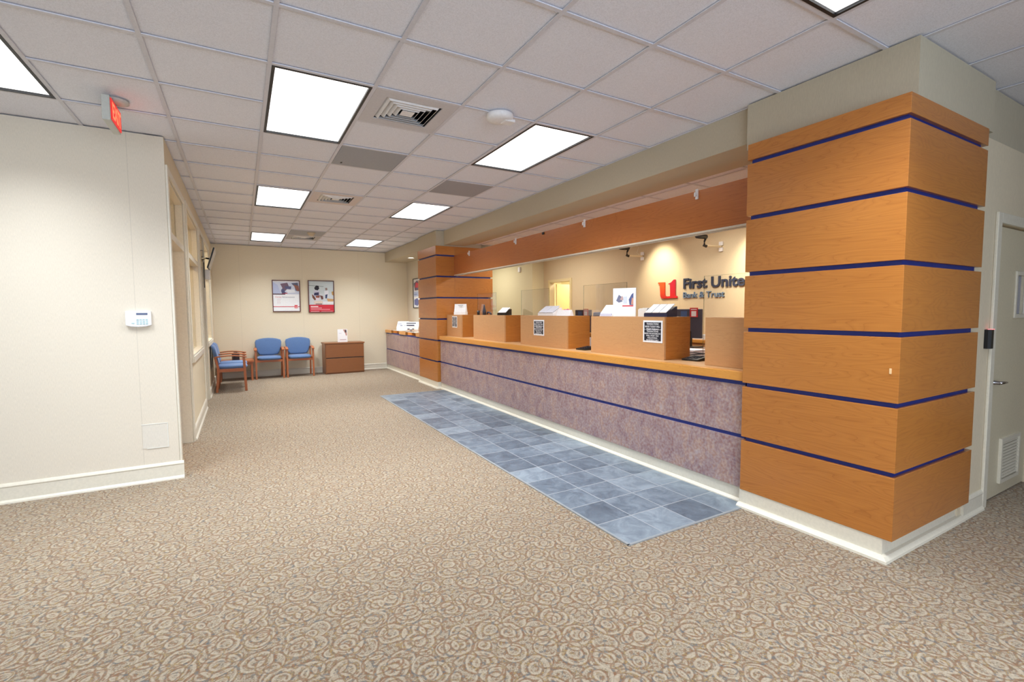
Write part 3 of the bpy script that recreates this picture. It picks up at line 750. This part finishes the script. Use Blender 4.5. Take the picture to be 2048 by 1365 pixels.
def wedge(name, label, cat, x, y, w, h, body, cards, n, rz=0., group=None):
    t = thing(name, label, cat, (x, y, TOPZ), rz, group)
    MB().prism([(-.07, 0), (.08, 0), (.08, h), (.06, h), (-.07, .03)], 'Y', -w/2, w/2).build('rack', body, t)
    for k in range(n):
        y0 = -w/2+.008+k*(w-.016)/n; cw = (w-.016)/n-.008
        c = MB(); a = Vector((-.072, 0, .036)); b = Vector((.056, 0, h+.018)); nrm = Vector((-(b-a).z, 0, (b-a).x)).normalized()*.006
        c.rings([[(a.x, y0, a.z), (a.x, y0+cw, a.z), (b.x, y0+cw, b.z), (b.x, y0, b.z)], [(a.x+nrm.x, y0, a.z+nrm.z), (a.x+nrm.x, y0+cw, a.z+nrm.z), (b.x+nrm.x, y0+cw, b.z+nrm.z), (b.x+nrm.x, y0, b.z+nrm.z)]])
        c.build('brochure', cards, t)
    return t
wedge('brochure_rack', 'black wedge holder with white leaflet on the fourth box', 'brochure rack', 3.42, 6.25, .16, .09, M['black'], M['paper'], 1, .5)
wedge('brochure_rack', 'white sloped rack of pale leaflets on the middle box', 'brochure rack', 3.42, 5.05, .30, .10, M['white'], plain((226, 228, 240), .6), 2, .1)
wedge('brochure_rack', 'black sloped rack with white brochures above the largest black notice', 'brochure rack', 3.42, 3.205, .26, .095, plain((36, 40, 70), .4), M['paper'], 3, .1)
o = MB().prism([(-.03, 0), (.03, 0), (.005, .07), (-.005, .07)], 'Y', -.14, .14).build('tent_card', M['paper'], None, (3.42, 4.72, TOPZ)); tag(o, 'low white tent card beside the pale leaflet rack', 'card')
mb = MB()
for k in range(7): a = k*2.4; mb.lathe([(.001, .0), (.016, .008), (.018, .02), (.001, .03)], 8, (.02*math.cos(a), .03*math.sin(a), .045+.006*(k % 3)))
mb.lathe([(.02, 0), (.022, .05), (.01, .055)], 10)
tag(mb.build('flower_ornament', plain((216, 120, 150), .6), None, (3.55, 4.87, TOPZ)), 'tiny pink flower ornament behind the low tent card', 'ornament')
t = thing('display_stand', 'tall white upright display with a small photo print on the second box', 'display', (3.37, 3.63, TOPZ), .35)
MB().box(-.004, .004, -.125, .125, 0, .285).prism([(.0, 0), (.09, 0), (.004, .2)], 'Y', -.01, .01).build('board', M['paper'], t)
print_mesh('print', t, [(R(-.12, .005, .12, .28), (250, 251, 254)), (R(-.02, .10, .10, .112), (214, 60, 74)), ([(-.09, .16), (-.06, .22), (-.03, .2), (-.02, .15), (-.06, .14)], (120, 124, 150)), ([(-.05, .17), (-.02, .21), (0, .16)], (200, 170, 170)),
    ([(.06, .115), (.10, .115), (.10, .235), (.08, .22), (.05, .17)], (86, 100, 150)), ([(.075, .12), (.1, .12), (.1, .18), (.085, .19)], (216, 160, 140)), (R(-.01, .13, .03, .2), (216, 226, 240))], loc=(-.0045, 0, 0))
t = thing('leaflet_holder', 'low white leaflet holder left of the tall white display', 'brochure holder', (3.42, 3.90, TOPZ), .0)
MB().prism([(-.06, 0), (.04, 0), (.04, .12), (.03, .12), (-.05, .03)], 'Y', -.10, .10).build('holder', M['paper'], t); MB().box(-.061, -.055, -.09, .09, 0, .03).build('print', plain((206, 214, 240), .5), t)
t = thing('leaflet_holder', 'clear leaflet holder right of the tall white display', 'brochure holder', (3.44, 3.42, TOPZ), .0)
MB().box(-.03, -.025, -.06, .06, 0, .07).box(.03, .035, -.06, .06, 0, .085).box(-.025, .03, -.06, .06, 0, .005).build('holder', plain((224, 224, 222), .15), t); MB().box(-.02, -.0, -.055, .055, .006, .08).build('leaflets', plain((226, 222, 214), .6), t)

# writing counter displays
t = thing('display_holder', 'white leaflet display nearest the back wall on the far counter', 'display', (3.42, 11.35, .9795), .75)
MB().prism([(-.08, 0), (.08, 0), (.07, .2), (.0, .2), (-.08, .04)], 'Y', -.15, .15).build('holder', M['paper'], t)
print_mesh('print', t, [(R(-.1, .13, .0, .15), (196, 202, 224)), (R(-.04, .09, .02, .11), (140, 146, 176)), (R(.07, .09, .11, .105), (170, 174, 190))], loc=(-.085, 0, 0))
t = thing('display_holder', 'white leaflet display with navy bands next to the far wood column', 'display', (3.42, 10.55, .9795), .75)
MB().prism([(-.08, 0), (.08, 0), (.07, .2), (.0, .2), (-.08, .04)], 'Y', -.15, .15).build('holder', M['paper'], t)
print_mesh('print', t, [(R(-.14, .11, .06, .135), (52, 60, 100)), (R(-.14, .16, .10, .18), (40, 46, 84)), (R(-.12, .03, -.06, .05), (60, 66, 100)), (R(.0, .03, .05, .05), (30, 34, 60)), (R(-.05, .01, .0, .03), (120, 128, 150))], loc=(-.086, 0, .0))
o = MB().lathe([(.1, 0), (.11, .03), (.1, .19), (.07, .21), (.02, .215)], 24).build('ballot_canister', plain((232, 234, 228), .3), None, (3.55, 10.02, .9795), smooth=True); tag(o, 'rounded white canister on the far counter beside the wood column', 'canister')

# ------------------------------------------------------------------ bank sign on the teller wall
t = thing('wall_sign', 'raised bank name lettering with red and orange emblem on the teller wall', 'sign', (XR, 5.4, 1.75))
def emblem(pts): return [(y-5.4, z-1.75) for y, z in pts]
lu = emblem([(5.633, 1.865), (5.494, 1.862), (5.490, 1.668), (5.480, 1.645), (5.455, 1.634), (5.425, 1.632), (5.44, 1.601), (5.515, 1.597), (5.554, 1.606), (5.577, 1.628), (5.584, 1.66), (5.597, 1.816), (5.608, 1.836), (5.633, 1.845)])
ru = emblem([(5.425, 1.632), (5.378, 1.634), (5.382, 1.822), (5.417, 1.824), (5.417, 1.836), (5.361, 1.853), (5.312, 1.893), (5.282, 1.893), (5.279, 1.645), (5.268, 1.634), (5.24, 1.632), (5.24, 1.603), (5.44, 1.601)])
def grad(name, a, b, z0, z1):
    m, nt, p = new_mat(name); tc = N(nt, 'ShaderNodeTexCoord'); sp = N(nt, 'ShaderNodeSeparateXYZ'); nt.links.new(tc.outputs['Object'], sp.inputs[0])
    r = ramp(nt, [(0, s2l(a)), (1, s2l(b))]); mr = N(nt, 'ShaderNodeMapRange'); mr.inputs[1].default_value = z0; mr.inputs[2].default_value = z1
    nt.links.new(sp.outputs['Z'], mr.inputs[0]); nt.links.new(mr.outputs[0], r.inputs['Fac']); nt.links.new(r.outputs['Color'], p.inputs['Base Color']); p.inputs['Roughness'].default_value = .35
    return m
MB().prism(lu, 'X', -.022, -.004).build('emblem_left_stroke', grad('emblem_orange', (196, 44, 40), (240, 92, 44), -.15, .05), t)
MB().prism(ru, 'X', -.022, -.004).build('emblem_right_stroke', grad('emblem_red', (214, 40, 44), (190, 36, 60), -.15, .1), t)
text_mesh('First United', .2, plain((52, 62, 84), .4), 'name_lettering', t, (-.014, 5.12-5.4, 1.745-1.75), ROT_FACE_NEG_X, .009, bold=.0045, width=1.145, height=.152)
text_mesh('Bank & Trust', .12, plain((112, 136, 164), .4), 'second_line_lettering', t, (-.014, 5.122-5.4, 1.598-1.75), ROT_FACE_NEG_X, .009, bold=.0005, width=.72, height=.088)

# security cameras on wall arms
for y, z, l in ((6.0, 2.33, 'security camera on a white wall arm, left of the bright spot above the emblem'), (4.47, 2.31, 'security camera on a white wall arm above the bank lettering')):
    t = thing('security_camera', l, 'camera', (XR, y, z), 0, 'security cameras on the teller wall')
    MB().box(-.03, -.0005, -.03, .03, -.07, -.015).box(-.03, -.0005, -.03, .03, .015, .07).build('wall_mount', M['white'], t, bevel=.005)
    MB().tube([(-.02, 0, 0), (-.30, .02, -.0)], .014).build('arm', plain((230, 214, 180), .4), t)
    MB().tube([(-.30, .02, -.01), (-.34, .03, .0), (-.33, .03, .06), (-.31, .03, .09)], [.022, .022, .014, .014]).build('bracket', M['black'], t)
    MB().lathe([(.012, -.14), (.032, -.13), (.034, -.05), (.03, .06), (.018, .07)], 18, (-.36, .03, .12), 'X').build('camera_body', M['black'], t, smooth=True)
    if y > 5: 
        MB().tube([(-.28, .03, .1), (-.2, .01, .17), (-.1, .0, .15), (-.14, 0, .05), (-.08, 0, .02)], .004, 6).build('cable', M['trim'], t)
o = MB().box(-.04, 0, -.04, .04, -.06, .06).build('wall_sensor', M['white'], None, (5.6795, 9.6, 2.37), bevel=.01); tag(o, 'small white wall sensor high on the wall left of the teller doorway', 'sensor')

# ------------------------------------------------------------------ left wall items
t = thing('alarm_keypad', 'white alarm keypad with blue display on the left wall', 'keypad', (-.731, YF, 1.375))
pts = [(-.085, .062), (.085, .062), (.085, -.055), (.05, -.066), (0, -.07), (-.05, -.066), (-.085, -.055)]
MB().prism(pts, 'Y', -.028, -.0005).build('housing', M['white'], t, bevel=.006)
MB().box(-.012, .062, -.0295, -.027, .030, .046).build('display', plain((32, 46, 96), .2), t)
k = MB()
for i in range(4):
    for j in range(3): k.box(-.012+i*.02, .002+i*.02, -.0305, -.027, -.048+j*.017, -.038+j*.017)
k.box(-.045, -.025, -.0305, -.027, -.042, -.034); k.build('buttons', plain((170, 200, 206), .5), t)
t = thing('access_panel', 'square access panel painted like the left wall near its corner', 'access panel', (-.665, YF, .388))
MB().box(-.085, .085, -.003, -.0005, -.1, .1).build('panel', wall_mat('panel_cover', (224, 218, 206)), t)
q = MB(); q.box(-.09, .09, -.005, -.0005, .1, .104).box(.085, .09, -.005, -.0005, -.1, .1).box(-.06, .09, -.005, -.0005, -.104, -.1); q.build('raised_edge', plain((232, 232, 226), .5), t)

# television on its arm, white speaker below
t = thing('wall_television', 'thin television on an arm high on the left corridor wall', 'television', (XL, 9.0, 2.27))
ax = Matrix.Rotation(-.24, 3, 'Y')
ax = Matrix.Rotation(.30, 3, 'Y')
MB().obox((.13, 0, 0), ax, (.010, .27, .165)).build('case', M['black'], t, bevel=.004)
MB().obox(Vector((.13, 0, 0))+ax@Vector((.013, 0, 0)), ax, (.001, .26, .156)).build('screen', plain((200, 206, 214), .15), t)  # pale screen colour stands in for the light it reflects
MB().tube([(.0, .0, -.0), (.06, -.12, 0), (.12, 0, 0)], .012).box(.0005, .008, -.03, .03, -.04, .04).build('wall_bracket', M['black'], t)
MB().tube([(.02, .06, -.05), (.015, .08, -.25), (.015, .1, -.45)], .006, 6).tube([(.02, -.1, .12), (.01, -.3, .1), (.01, -.5, .06)], .005, 6).build('cable', M['black'], t)
t = thing('wall_speaker', 'small white box speaker on the corridor wall below the television', 'speaker', (XL, 9.26, 2.04))
MB().box(.02, .09, -.045, .045, -.08, .08).build('housing', M['white'], t, bevel=.01); MB().box(.0005, .03, -.015, .015, -.03, .0).build('bracket', M['grey'], t)

# card reader by the door
t = thing('card_reader', 'black card reader with red light beside the cream door', 'card reader', (4.435, 1.228, 1.205))
MB().prism([(-.035, -.0005), (-.035, -.02), (-.02, -.034), (.02, -.034), (.035, -.02), (.035, -.0005)], 'Z', -.065, .065).build('housing', M['black'], t)
MB().box(-.01, .025, -.036, -.01, .0655, .069).build('red_light', emit((1, .1, .1), 2., 'led_red'), t)

# ------------------------------------------------------------------ posters
def poster(x0, x1, z0, z1, label, shapes, frame):
    w, h = x1-x0, z1-z0
    t = thing('framed_poster', label, 'poster', (x0, YB, z0), 0, 'framed posters on the back wall'); f = .016
    m = MB().box(0, f, -.03, -.001, 0, h).box(w-f, w, -.03, -.001, 0, h).box(f, w-f, -.03, -.001, 0, f).box(f, w-f, -.03, -.001, h-f, h); m.build('frame', frame, t)
    MB().box(f, w-f, -.012, -.001, f, h-f).build('backing', M['paper'], t)
    print_mesh('print', t, [([(f+u*(w-2*f), f+v*(h-2*f)) for u, v in p], c) for p, c in shapes], 'Y', (0, -.0122, 0))
    return t, w, h, f
sh = [(R(0, .56, 1, .96), (206, 214, 232)), ([(0, .96), (0, .58), (.3, .58), (.18, .86)], (186, 196, 226)), ([(.28, .9), (.55, .94), (.62, .8), (.45, .66), (.3, .68), (.36, .76)], (120, 96, 116)),
      ([(.3, .7), (.42, .74), (.46, .66), (.36, .62)], (84, 90, 128)), ([(.45, .82), (.7, .82), (.68, .72), (.46, .74)], (88, 92, 132)), ([(.7, .92), (.95, .95), (1, .66), (.86, .68), (.82, .82)], (90, 96, 120)),
      ([(.78, .88), (.98, .84), (1, .68), (.92, .66)], (150, 96, 80)), ([(.3, .66), (.4, .68), (.5, .6), (.34, .58)], (74, 82, 120)), ([(.5, .7), (.8, .72), (.86, .62), (.55, .6)], (236, 240, 248)),
      (R(0, .535, .46, .575), (92, 66, 80)), ([(.3, .575), (.52, .61), (.56, .575)], (176, 60, 76)), (R(0, 0, 1, .54), (246, 249, 253)), (R(0, .132, 1, .155), (206, 60, 70)), (R(.80, .09, .92, .2), (222, 92, 100)),
      (R(.13, .40, .3, .408), (200, 206, 214)), (R(.13, .36, .28, .368), (226, 196, 200)), (R(.13, .32, .27, .328), (226, 196, 200)), (R(.13, .28, .28, .288), (226, 196, 200)), (R(.13, .24, .27, .248), (226, 206, 210))]
t, w, h, f = poster(.62, 1.19, 1.43, 2.14, 'framed poster with photo above white text area and thin red line', sh, M['frame_wood'])
text_mesh('Career', .05, plain((216, 110, 120), .5), 'heading', t, (.06, -.0185, .315), ROT_FACE_NEG_Y, .0002, width=.13, height=.034)
text_mesh('Enhancement', .05, plain((140, 144, 160), .5), 'heading', t, (.205, -.0185, .315), ROT_FACE_NEG_Y, .0002, width=.25, height=.034)
text_mesh('u1', .05, M['paper'], 'emblem', t, (.463, -.0185, .09), ROT_FACE_NEG_Y, .0002, width=.045, height=.04)
sh = [(R(0, .24, 1, 1), (214, 222, 228)), (R(0, .6, 1, 1), (206, 218, 222)), ([(0, .85), (.6, .82), (.6, .835), (0, .865)], (120, 140, 140)), ([(.22, .78), (.3, .86), (.4, .85), (.42, .76), (.36, .7), (.25, .72)], (34, 28, 40)),
      ([(.2, .7), (.42, .7), (.46, .5), (.18, .48)], (206, 206, 226)), ([(.22, .62), (.4, .64), (.4, .54), (.2, .54)], (44, 44, 88)), ([(.12, .58), (.2, .52), (.3, .4), (.22, .38), (.14, .46)], (120, 72, 56)), ([(.26, .52), (.44, .54), (.42, .46), (.3, .44)], (150, 84, 66)),
      ([(.44, .54), (.56, .52), (.58, .42), (.5, .4)], (110, 66, 60)), ([(.26, .46), (.42, .46), (.40, .38), (.28, .37)], (232, 220, 232)), ([(.66, .78), (.74, .79), (.76, .72), (.68, .7)], (150, 130, 124)), ([(.62, .68), (.8, .7), (.78, .5), (.64, .5)], (232, 234, 242)),
      ([(.66, .56), (.76, .58), (.72, .44), (.66, .44)], (62, 74, 112)), ([(.92, .66), (1, .68), (1, .54), (.94, .56)], (204, 160, 90)), ([(.72, .44), (1, .42), (.98, .32), (.76, .34)], (206, 160, 106)), ([(.2, .36), (.54, .36), (.54, .26), (.2, .25)], (232, 216, 204)),
      (R(.26, .245, .52, .27), (120, 90, 96)), (R(.56, .26, 1, .34), (240, 242, 246)), (R(0, 0, 1, .235), (208, 44, 62)), (R(.06, .16, .36, .19), (250, 230, 232)), (R(.06, .12, .5, .135), (246, 214, 218)), (R(.06, .075, .84, .09), (240, 180, 188)), (R(.06, .015, .4, .026), (248, 230, 232)), (R(.48, .015, .95, .024), (244, 214, 218))]
poster(1.36, 1.93, 1.405, 2.15, 'framed poster of two people with packing boxes above a solid red band', sh, M['frame_wood'])
# third poster on the partition behind the far column, facing -X
t = thing('framed_poster', 'black framed poster mostly hidden behind the far wood column', 'poster', (3.70, 11.37, 1.50))
m = MB().box(-.025, -.001, -.016, 0, 0, .71).box(-.025, -.001, -.60, -.584, 0, .71).box(-.025, -.001, -.584, -.016, 0, .016).box(-.025, -.001, -.584, -.016, .694, .71); m.build('frame', M['frame_dark'], t)
MB().box(-.01, -.001, -.584, -.016, .016, .694).build('backing', M['paper'], t)
print_mesh('print', t, [([(.1, .42), (.05, .6), (.3, .66), (.5, .55), (.4, .42)], (110, 96, 120)), ([(.12, .5), (.2, .62), (.4, .58), (.35, .48)], (206, 70, 90)), (R(.05, .28, .5, .4), (184, 196, 226)), ([(.08, .08), (.06, .2), (.3, .24), (.45, .12), (.3, .05)], (110, 116, 170)), (R(.05, .32, .3, .34), (120, 140, 196))], 'X', (-.0102, 0, 0))

# ------------------------------------------------------------------ waiting chairs
def chair(label):
    """faces -Y, origin on floor under seat centre"""
    t = thing('waiting_chair', label, 'chair', (0, 0, 0), 0, 'blue and wood waiting chairs')
    W = .262; wd = M['chairwood']
    for s in (-1, 1):
        MB().tube([(s*W, -.225, 0), (s*W, -.215, .3), (s*W, -.205, .615)], .02, sq=(.034, .042)).build('leg', wd, t, bevel=.004)
        MB().tube([(s*W*.96, .23, 0), (s*W*.96, .20, .3), (s*W*.96, .20, .45), (s*W*.96, .235, .62)], .02, sq=(.03, .038)).build('leg', wd, t, bevel=.004)
        MB().box(s*W-.012, s*W+.012, -.195, .19, .36, .415).build('side_rail', wd, t)
        pts = []
        for k in range(9):
            u = k/8; pts.append((s*(W+.004*math.sin(u*PI)), -.25+u*.50, .615+.028*math.sin(u*PI)+.012*u))
        MB().tube(pts, .02, sq=(.056, .022)).build('armrest', wd, t, bevel=.006)
    MB().box(-W+.017, W-.017, -.215, -.19, .36, .405).build('front_rail', wd, t); MB().box(-W+.017, W-.017, .18, .20, .36, .405).build('back_rail', wd, t)
    # seat cushion, rounded and slightly domed
    rs = []
    for z, k in ((.405, .90), (.415, .97), (.44, 1.0), (.462, .96), (.474, .82), (.478, .4)):
        ring = []
        for i in range(32):
            a = 2*PI*i/32; c, sn = math.cos(a), math.sin(a)
            px = math.copysign(abs(c)**.45, c)*.235*k; py = math.copysign(abs(sn)**.45, sn)*.245*k
            ring.append((px, py-.015, z))
        rs.append(ring)
    MB().rings(rs).build('seat', M['fabric'], t, smooth=True)
    # backrest: shield outline with arched top, tapered base, gentle recline
    def outline(k):
        pts = []
        prof = [(-.185, .49), (-.225, .56), (-.252, .66), (-.262, .76), (-.245, .81), (-.17, .835), (-.09, .848), (0, .852), (.09, .848), (.17, .835), (.245, .81), (.262, .76), (.252, .66), (.225, .56), (.185, .49), (.1, .478), (0, .475), (-.1, .478)]
        cz = .665
        return [(x*k, cz+(z-cz)*k) for x, z in prof]
    rs = []
    for d, k in ((-.032, .86), (-.026, .96), (-.01, 1.0), (.01, 1.0), (.024, .96), (.028, .86)):
        rs.append([(x, .19+d+(z-.49)*.22-.03*math.cos(min(1, abs(x)/.27)*PI/2)*(-1), z) for x, z in outline(k)])
    MB().rings(rs).build('backrest', M['fabric'], t, smooth=True)
    return t
c0 = chair('blue chair against the back wall, left of the pair beside the wooden cabinet')
c0.location = (.50, 11.56, 0)
dup(c0, (1.10, 11.57, 0), 0, 'blue chair against the back wall, right one, closest to the wooden cabinet')
dup(c0, (-.19, 10.12, 0), PI/2, 'blue chair on the left wall nearest the camera, seen from the side')
dup(c0, (-.19, 10.71, 0), PI/2, 'blue chair on the left wall, behind the nearest one and closer to the corner')

# corner table between the chair pairs
t = thing('corner_table', 'low wooden corner table between the blue chairs', 'table', (-.12, 11.55, 0))
MB().box(-.33, .32, -.28, .28, .385, .42).build('table_top', M['chairwood'], t, bevel=.004)
MB().box(-.30, .29, -.25, -.23, .33, .385).build('apron', M['chairwood'], t); MB().box(-.30, .29, .23, .25, .33, .385).build('apron', M['chairwood'], t)
for sx in (-.29, .28):
    for sy in (-.24, .24): MB().box(sx-.018, sx+.018, sy-.018, sy+.018, 0, .385).build('leg', M['chairwood'], t)
t = thing('tissue_box', 'dark box standing on the low corner table', 'box', (-.13, 11.5, .4205), .3)
MB().box(-.06, .06, -.05, .05, 0, .16).build('box', plain((38, 36, 46), .5), t, bevel=.006); MB().box(-.03, .03, -.02, .02, .16, .175).build('top_slot', M['dark'], t)

# lateral file cabinet with display card
t = thing('file_cabinet', 'brown wooden two-drawer cabinet against the back wall', 'cabinet', (2.05, 11.65, 0), .03)
MB().box(-.43, .43, -.21, .21, .0, .685).build('cabinet_body', M['cab'], t); MB().box(-.445, .445, -.235, .215, .685, .715).build('cabinet_top', M['cab'], t, bevel=.003)
d = MB().box(-.42, .42, -.232, -.21, .375, .675).build('drawer', M['cab'], t, bevel=.003)
MB().box(-.42, .42, -.228, -.212, .357, .374).build('finger_gap', M['black'], t)
d = MB().box(-.42, .42, -.232, -.21, .03, .356).build('drawer', M['cab'], t, bevel=.003)
MB().lathe([(.009, -.232), (.009, -.236), (.004, -.237)], 12, (.385, 0, .34), 'Y').build('lock', M['frame_dark'], d)
t = thing('display_card', 'white upright display card on the wooden cabinet', 'card', (2.04, 11.6, .7155))
MB().box(-.11, .11, -.003, .003, 0, .30).prism([(-.0, 0), (.07, 0), (.003, .2)], 'X', -.05, .05).build('card', M['paper'], t)
print_mesh('print', t, [(R(-.105, .01, .105, .295), (246, 248, 254)), ([(.01, .29), (.09, .29), (.1, .16), (.08, .14), (.06, .2)], (196, 150, 140)), ([(.05, .28), (.09, .28), (.09, .22), (.06, .22)], (70, 60, 64)), (R(-.06, .05, .08, .06), (150, 96, 110)), (R(-.08, .2, -.02, .21), (206, 210, 226))], 'Y', (0, -.0032, 0))

# recessed can lights: one in the far soffit, three washing the sign wall
def can(x, y, z, label):
    t = thing('recessed_light', label, 'recessed light', (x, y, z), 0, 'small round recessed lights')
    MB().lathe([(.085, 0), (.085, -.006), (.065, -.006), (.06, 0)], 28).build('trim_ring', M['white'], t, smooth=True)
    MB().lathe([(.06, -.002), (.03, -.004)], 24).build('lamp', emit((1., .9, .7), 6., 'warm_lamp'), t)
can(3.42, 10.66, ZS+.02, 'round recessed light in the beam above the far counter')
CZ = ZS+.05
for y, l in ((5.55, 'round recessed light in front of the emblem on the sign wall'), (3.85, 'round recessed light in front of the lettering on the sign wall'), (2.2, 'round recessed light at the near end of the sign wall')):
    can(5.42, y, CZ+.006, l)

# ------------------------------------------------------------------ lamps
def spot(x, y, z, to, p, ang, col, blend=.6, r=.04):
    l = bpy.data.lights.new('spot_lamp', 'SPOT'); l.energy = p; l.spot_size = math.radians(ang); l.spot_blend = blend; l.color = col; l.shadow_soft_size = r
    o = bpy.data.objects.new('spot_lamp', l); COL.objects.link(o); o.location = (x, y, z)
    o.rotation_euler = (Vector(to)-Vector((x, y, z))).to_track_quat('-Z', 'Y').to_euler(); return o
for y in (5.55, 3.85, 2.2): spot(5.42, y, CZ-.03, (5.98, y, 1.95), 80, 76, (1., .88, .66), 1.)
spot(3.42, 10.66, ZS-.01, (3.42, 10.66, 0), 25, 100, (1., .9, .75), .7)
def area(x, y, z, rot, sx, sy, p, col, name='unseen_fill_lamp'):
    l = bpy.data.lights.new(name, 'AREA'); l.shape = 'RECTANGLE'; l.size = sx; l.size_y = sy; l.energy = p; l.color = col
    o = bpy.data.objects.new(name, l); COL.objects.link(o); o.location = (x, y, z); o.rotation_euler = rot; return o
area(-1.7, 6.6, H-.03, (0, 0, 0), .6, 1.2, 55, (1., .74, .40), 'office_lamp')
area(-1.7, 10.2, H-.03, (0, 0, 0), .6, 1.2, 75, (1., .86, .62), 'office_lamp')
area(6.8, 8.7, 2.5, (0, 0, 0), .6, .6, 75, (1., .93, .78), 'corridor_lamp')
area(4.85, 4.0, CZ-.03, (0, 0, 0), .6, 1.2, 42, (1., .93, .82), 'unseen_teller_lamp')
area(4.85, 7.6, CZ-.03, (0, 0, 0), .6, 1.2, 30, (1., .93, .82), 'unseen_teller_lamp')
area(4.8, 10.4, CZ-.03, (0, 0, 0), .6, 1.2, 26, (1., .96, .86), 'unseen_teller_lamp')  # added lamp, no fixture seen, brightens the far teller wall
area(-.3, -3.35, 1.45, (PI/2+.2, 0, 0), 5.6, 2.0, 280, (.72, .83, 1.), 'daylight_lamp')
area(-.3, -1.6, H-.03, (0, 0, 0), .6, 1.2, 40, (1., .97, .93), 'unseen_fill_lamp')  # lamp added out of view behind the camera to brighten the near lobby

w = bpy.data.worlds.new('world'); bpy.context.scene.world = w; w.use_nodes = True
bg = w.node_tree.nodes['Background']; sky = w.node_tree.nodes.new('ShaderNodeTexSky'); sky.sky_type = 'HOSEK_WILKIE'
w.node_tree.links.new(sky.outputs[0], bg.inputs[0]); bg.inputs[1].default_value = .5

# ------------------------------------------------------------------ camera
f = 951.9; yaw, pitch, roll = (math.radians(a) for a in (29.594, -3.648, -.376))
cy, sy, cp, sp_, cr, sr = math.cos(yaw), math.sin(yaw), math.cos(pitch), math.sin(pitch), math.cos(roll), math.sin(roll)
fwd = Vector((sy*cp, cy*cp, sp_)); right = Vector((cy, -sy, 0)); up = right.cross(fwd)
r2 = right*cr + up*sr; u2 = right*-sr + up*cr
cam = bpy.data.cameras.new('camera'); cam.sensor_width = 36; cam.lens = f/2048*36; cam.clip_start = .05; cam.clip_end = 60
co = bpy.data.objects.new('camera', cam); COL.objects.link(co)
mw = Matrix((( r2.x, u2.x, -fwd.x, 0), (r2.y, u2.y, -fwd.y, 0), (r2.z, u2.z, -fwd.z, 1.42), (0, 0, 0, 1)))
co.matrix_world = mw
# small pieces belong to the part that carries them
SUB = {'lettering': 'black_field', 'screen': 'case', 'back_emblem': 'case', 'heading': 'print', 'emblem': 'print', 'lamp': 'trim_ring'}
for o in list(bpy.data.objects):
    if o.parent and 'category' in o.parent:
        want = SUB.get(o.name.split('.')[0])
        if want:
            for c in o.parent.children:
                if c.name.split('.')[0] == want: o.parent = c; o.location = o.location - c.location; break
sc = bpy.context.scene; sc.camera = co
sc.view_settings.view_transform = 'Standard'; sc.view_settings.look = 'None'; sc.view_settings.exposure = 0.
sc.cycles.max_bounces = 8; sc.cycles.diffuse_bounces = 4; sc.cycles.glossy_bounces = 3; sc.cycles.transparent_max_bounces = 12; sc.cycles.sample_clamp_indirect = 4.
sc.cycles.use_denoising = True; sc.cycles.use_adaptive_sampling = True; sc.cycles.adaptive_threshold = .06; sc.cycles.adaptive_min_samples = 16; sc.cycles.caustics_reflective = False; sc.cycles.caustics_refractive = False
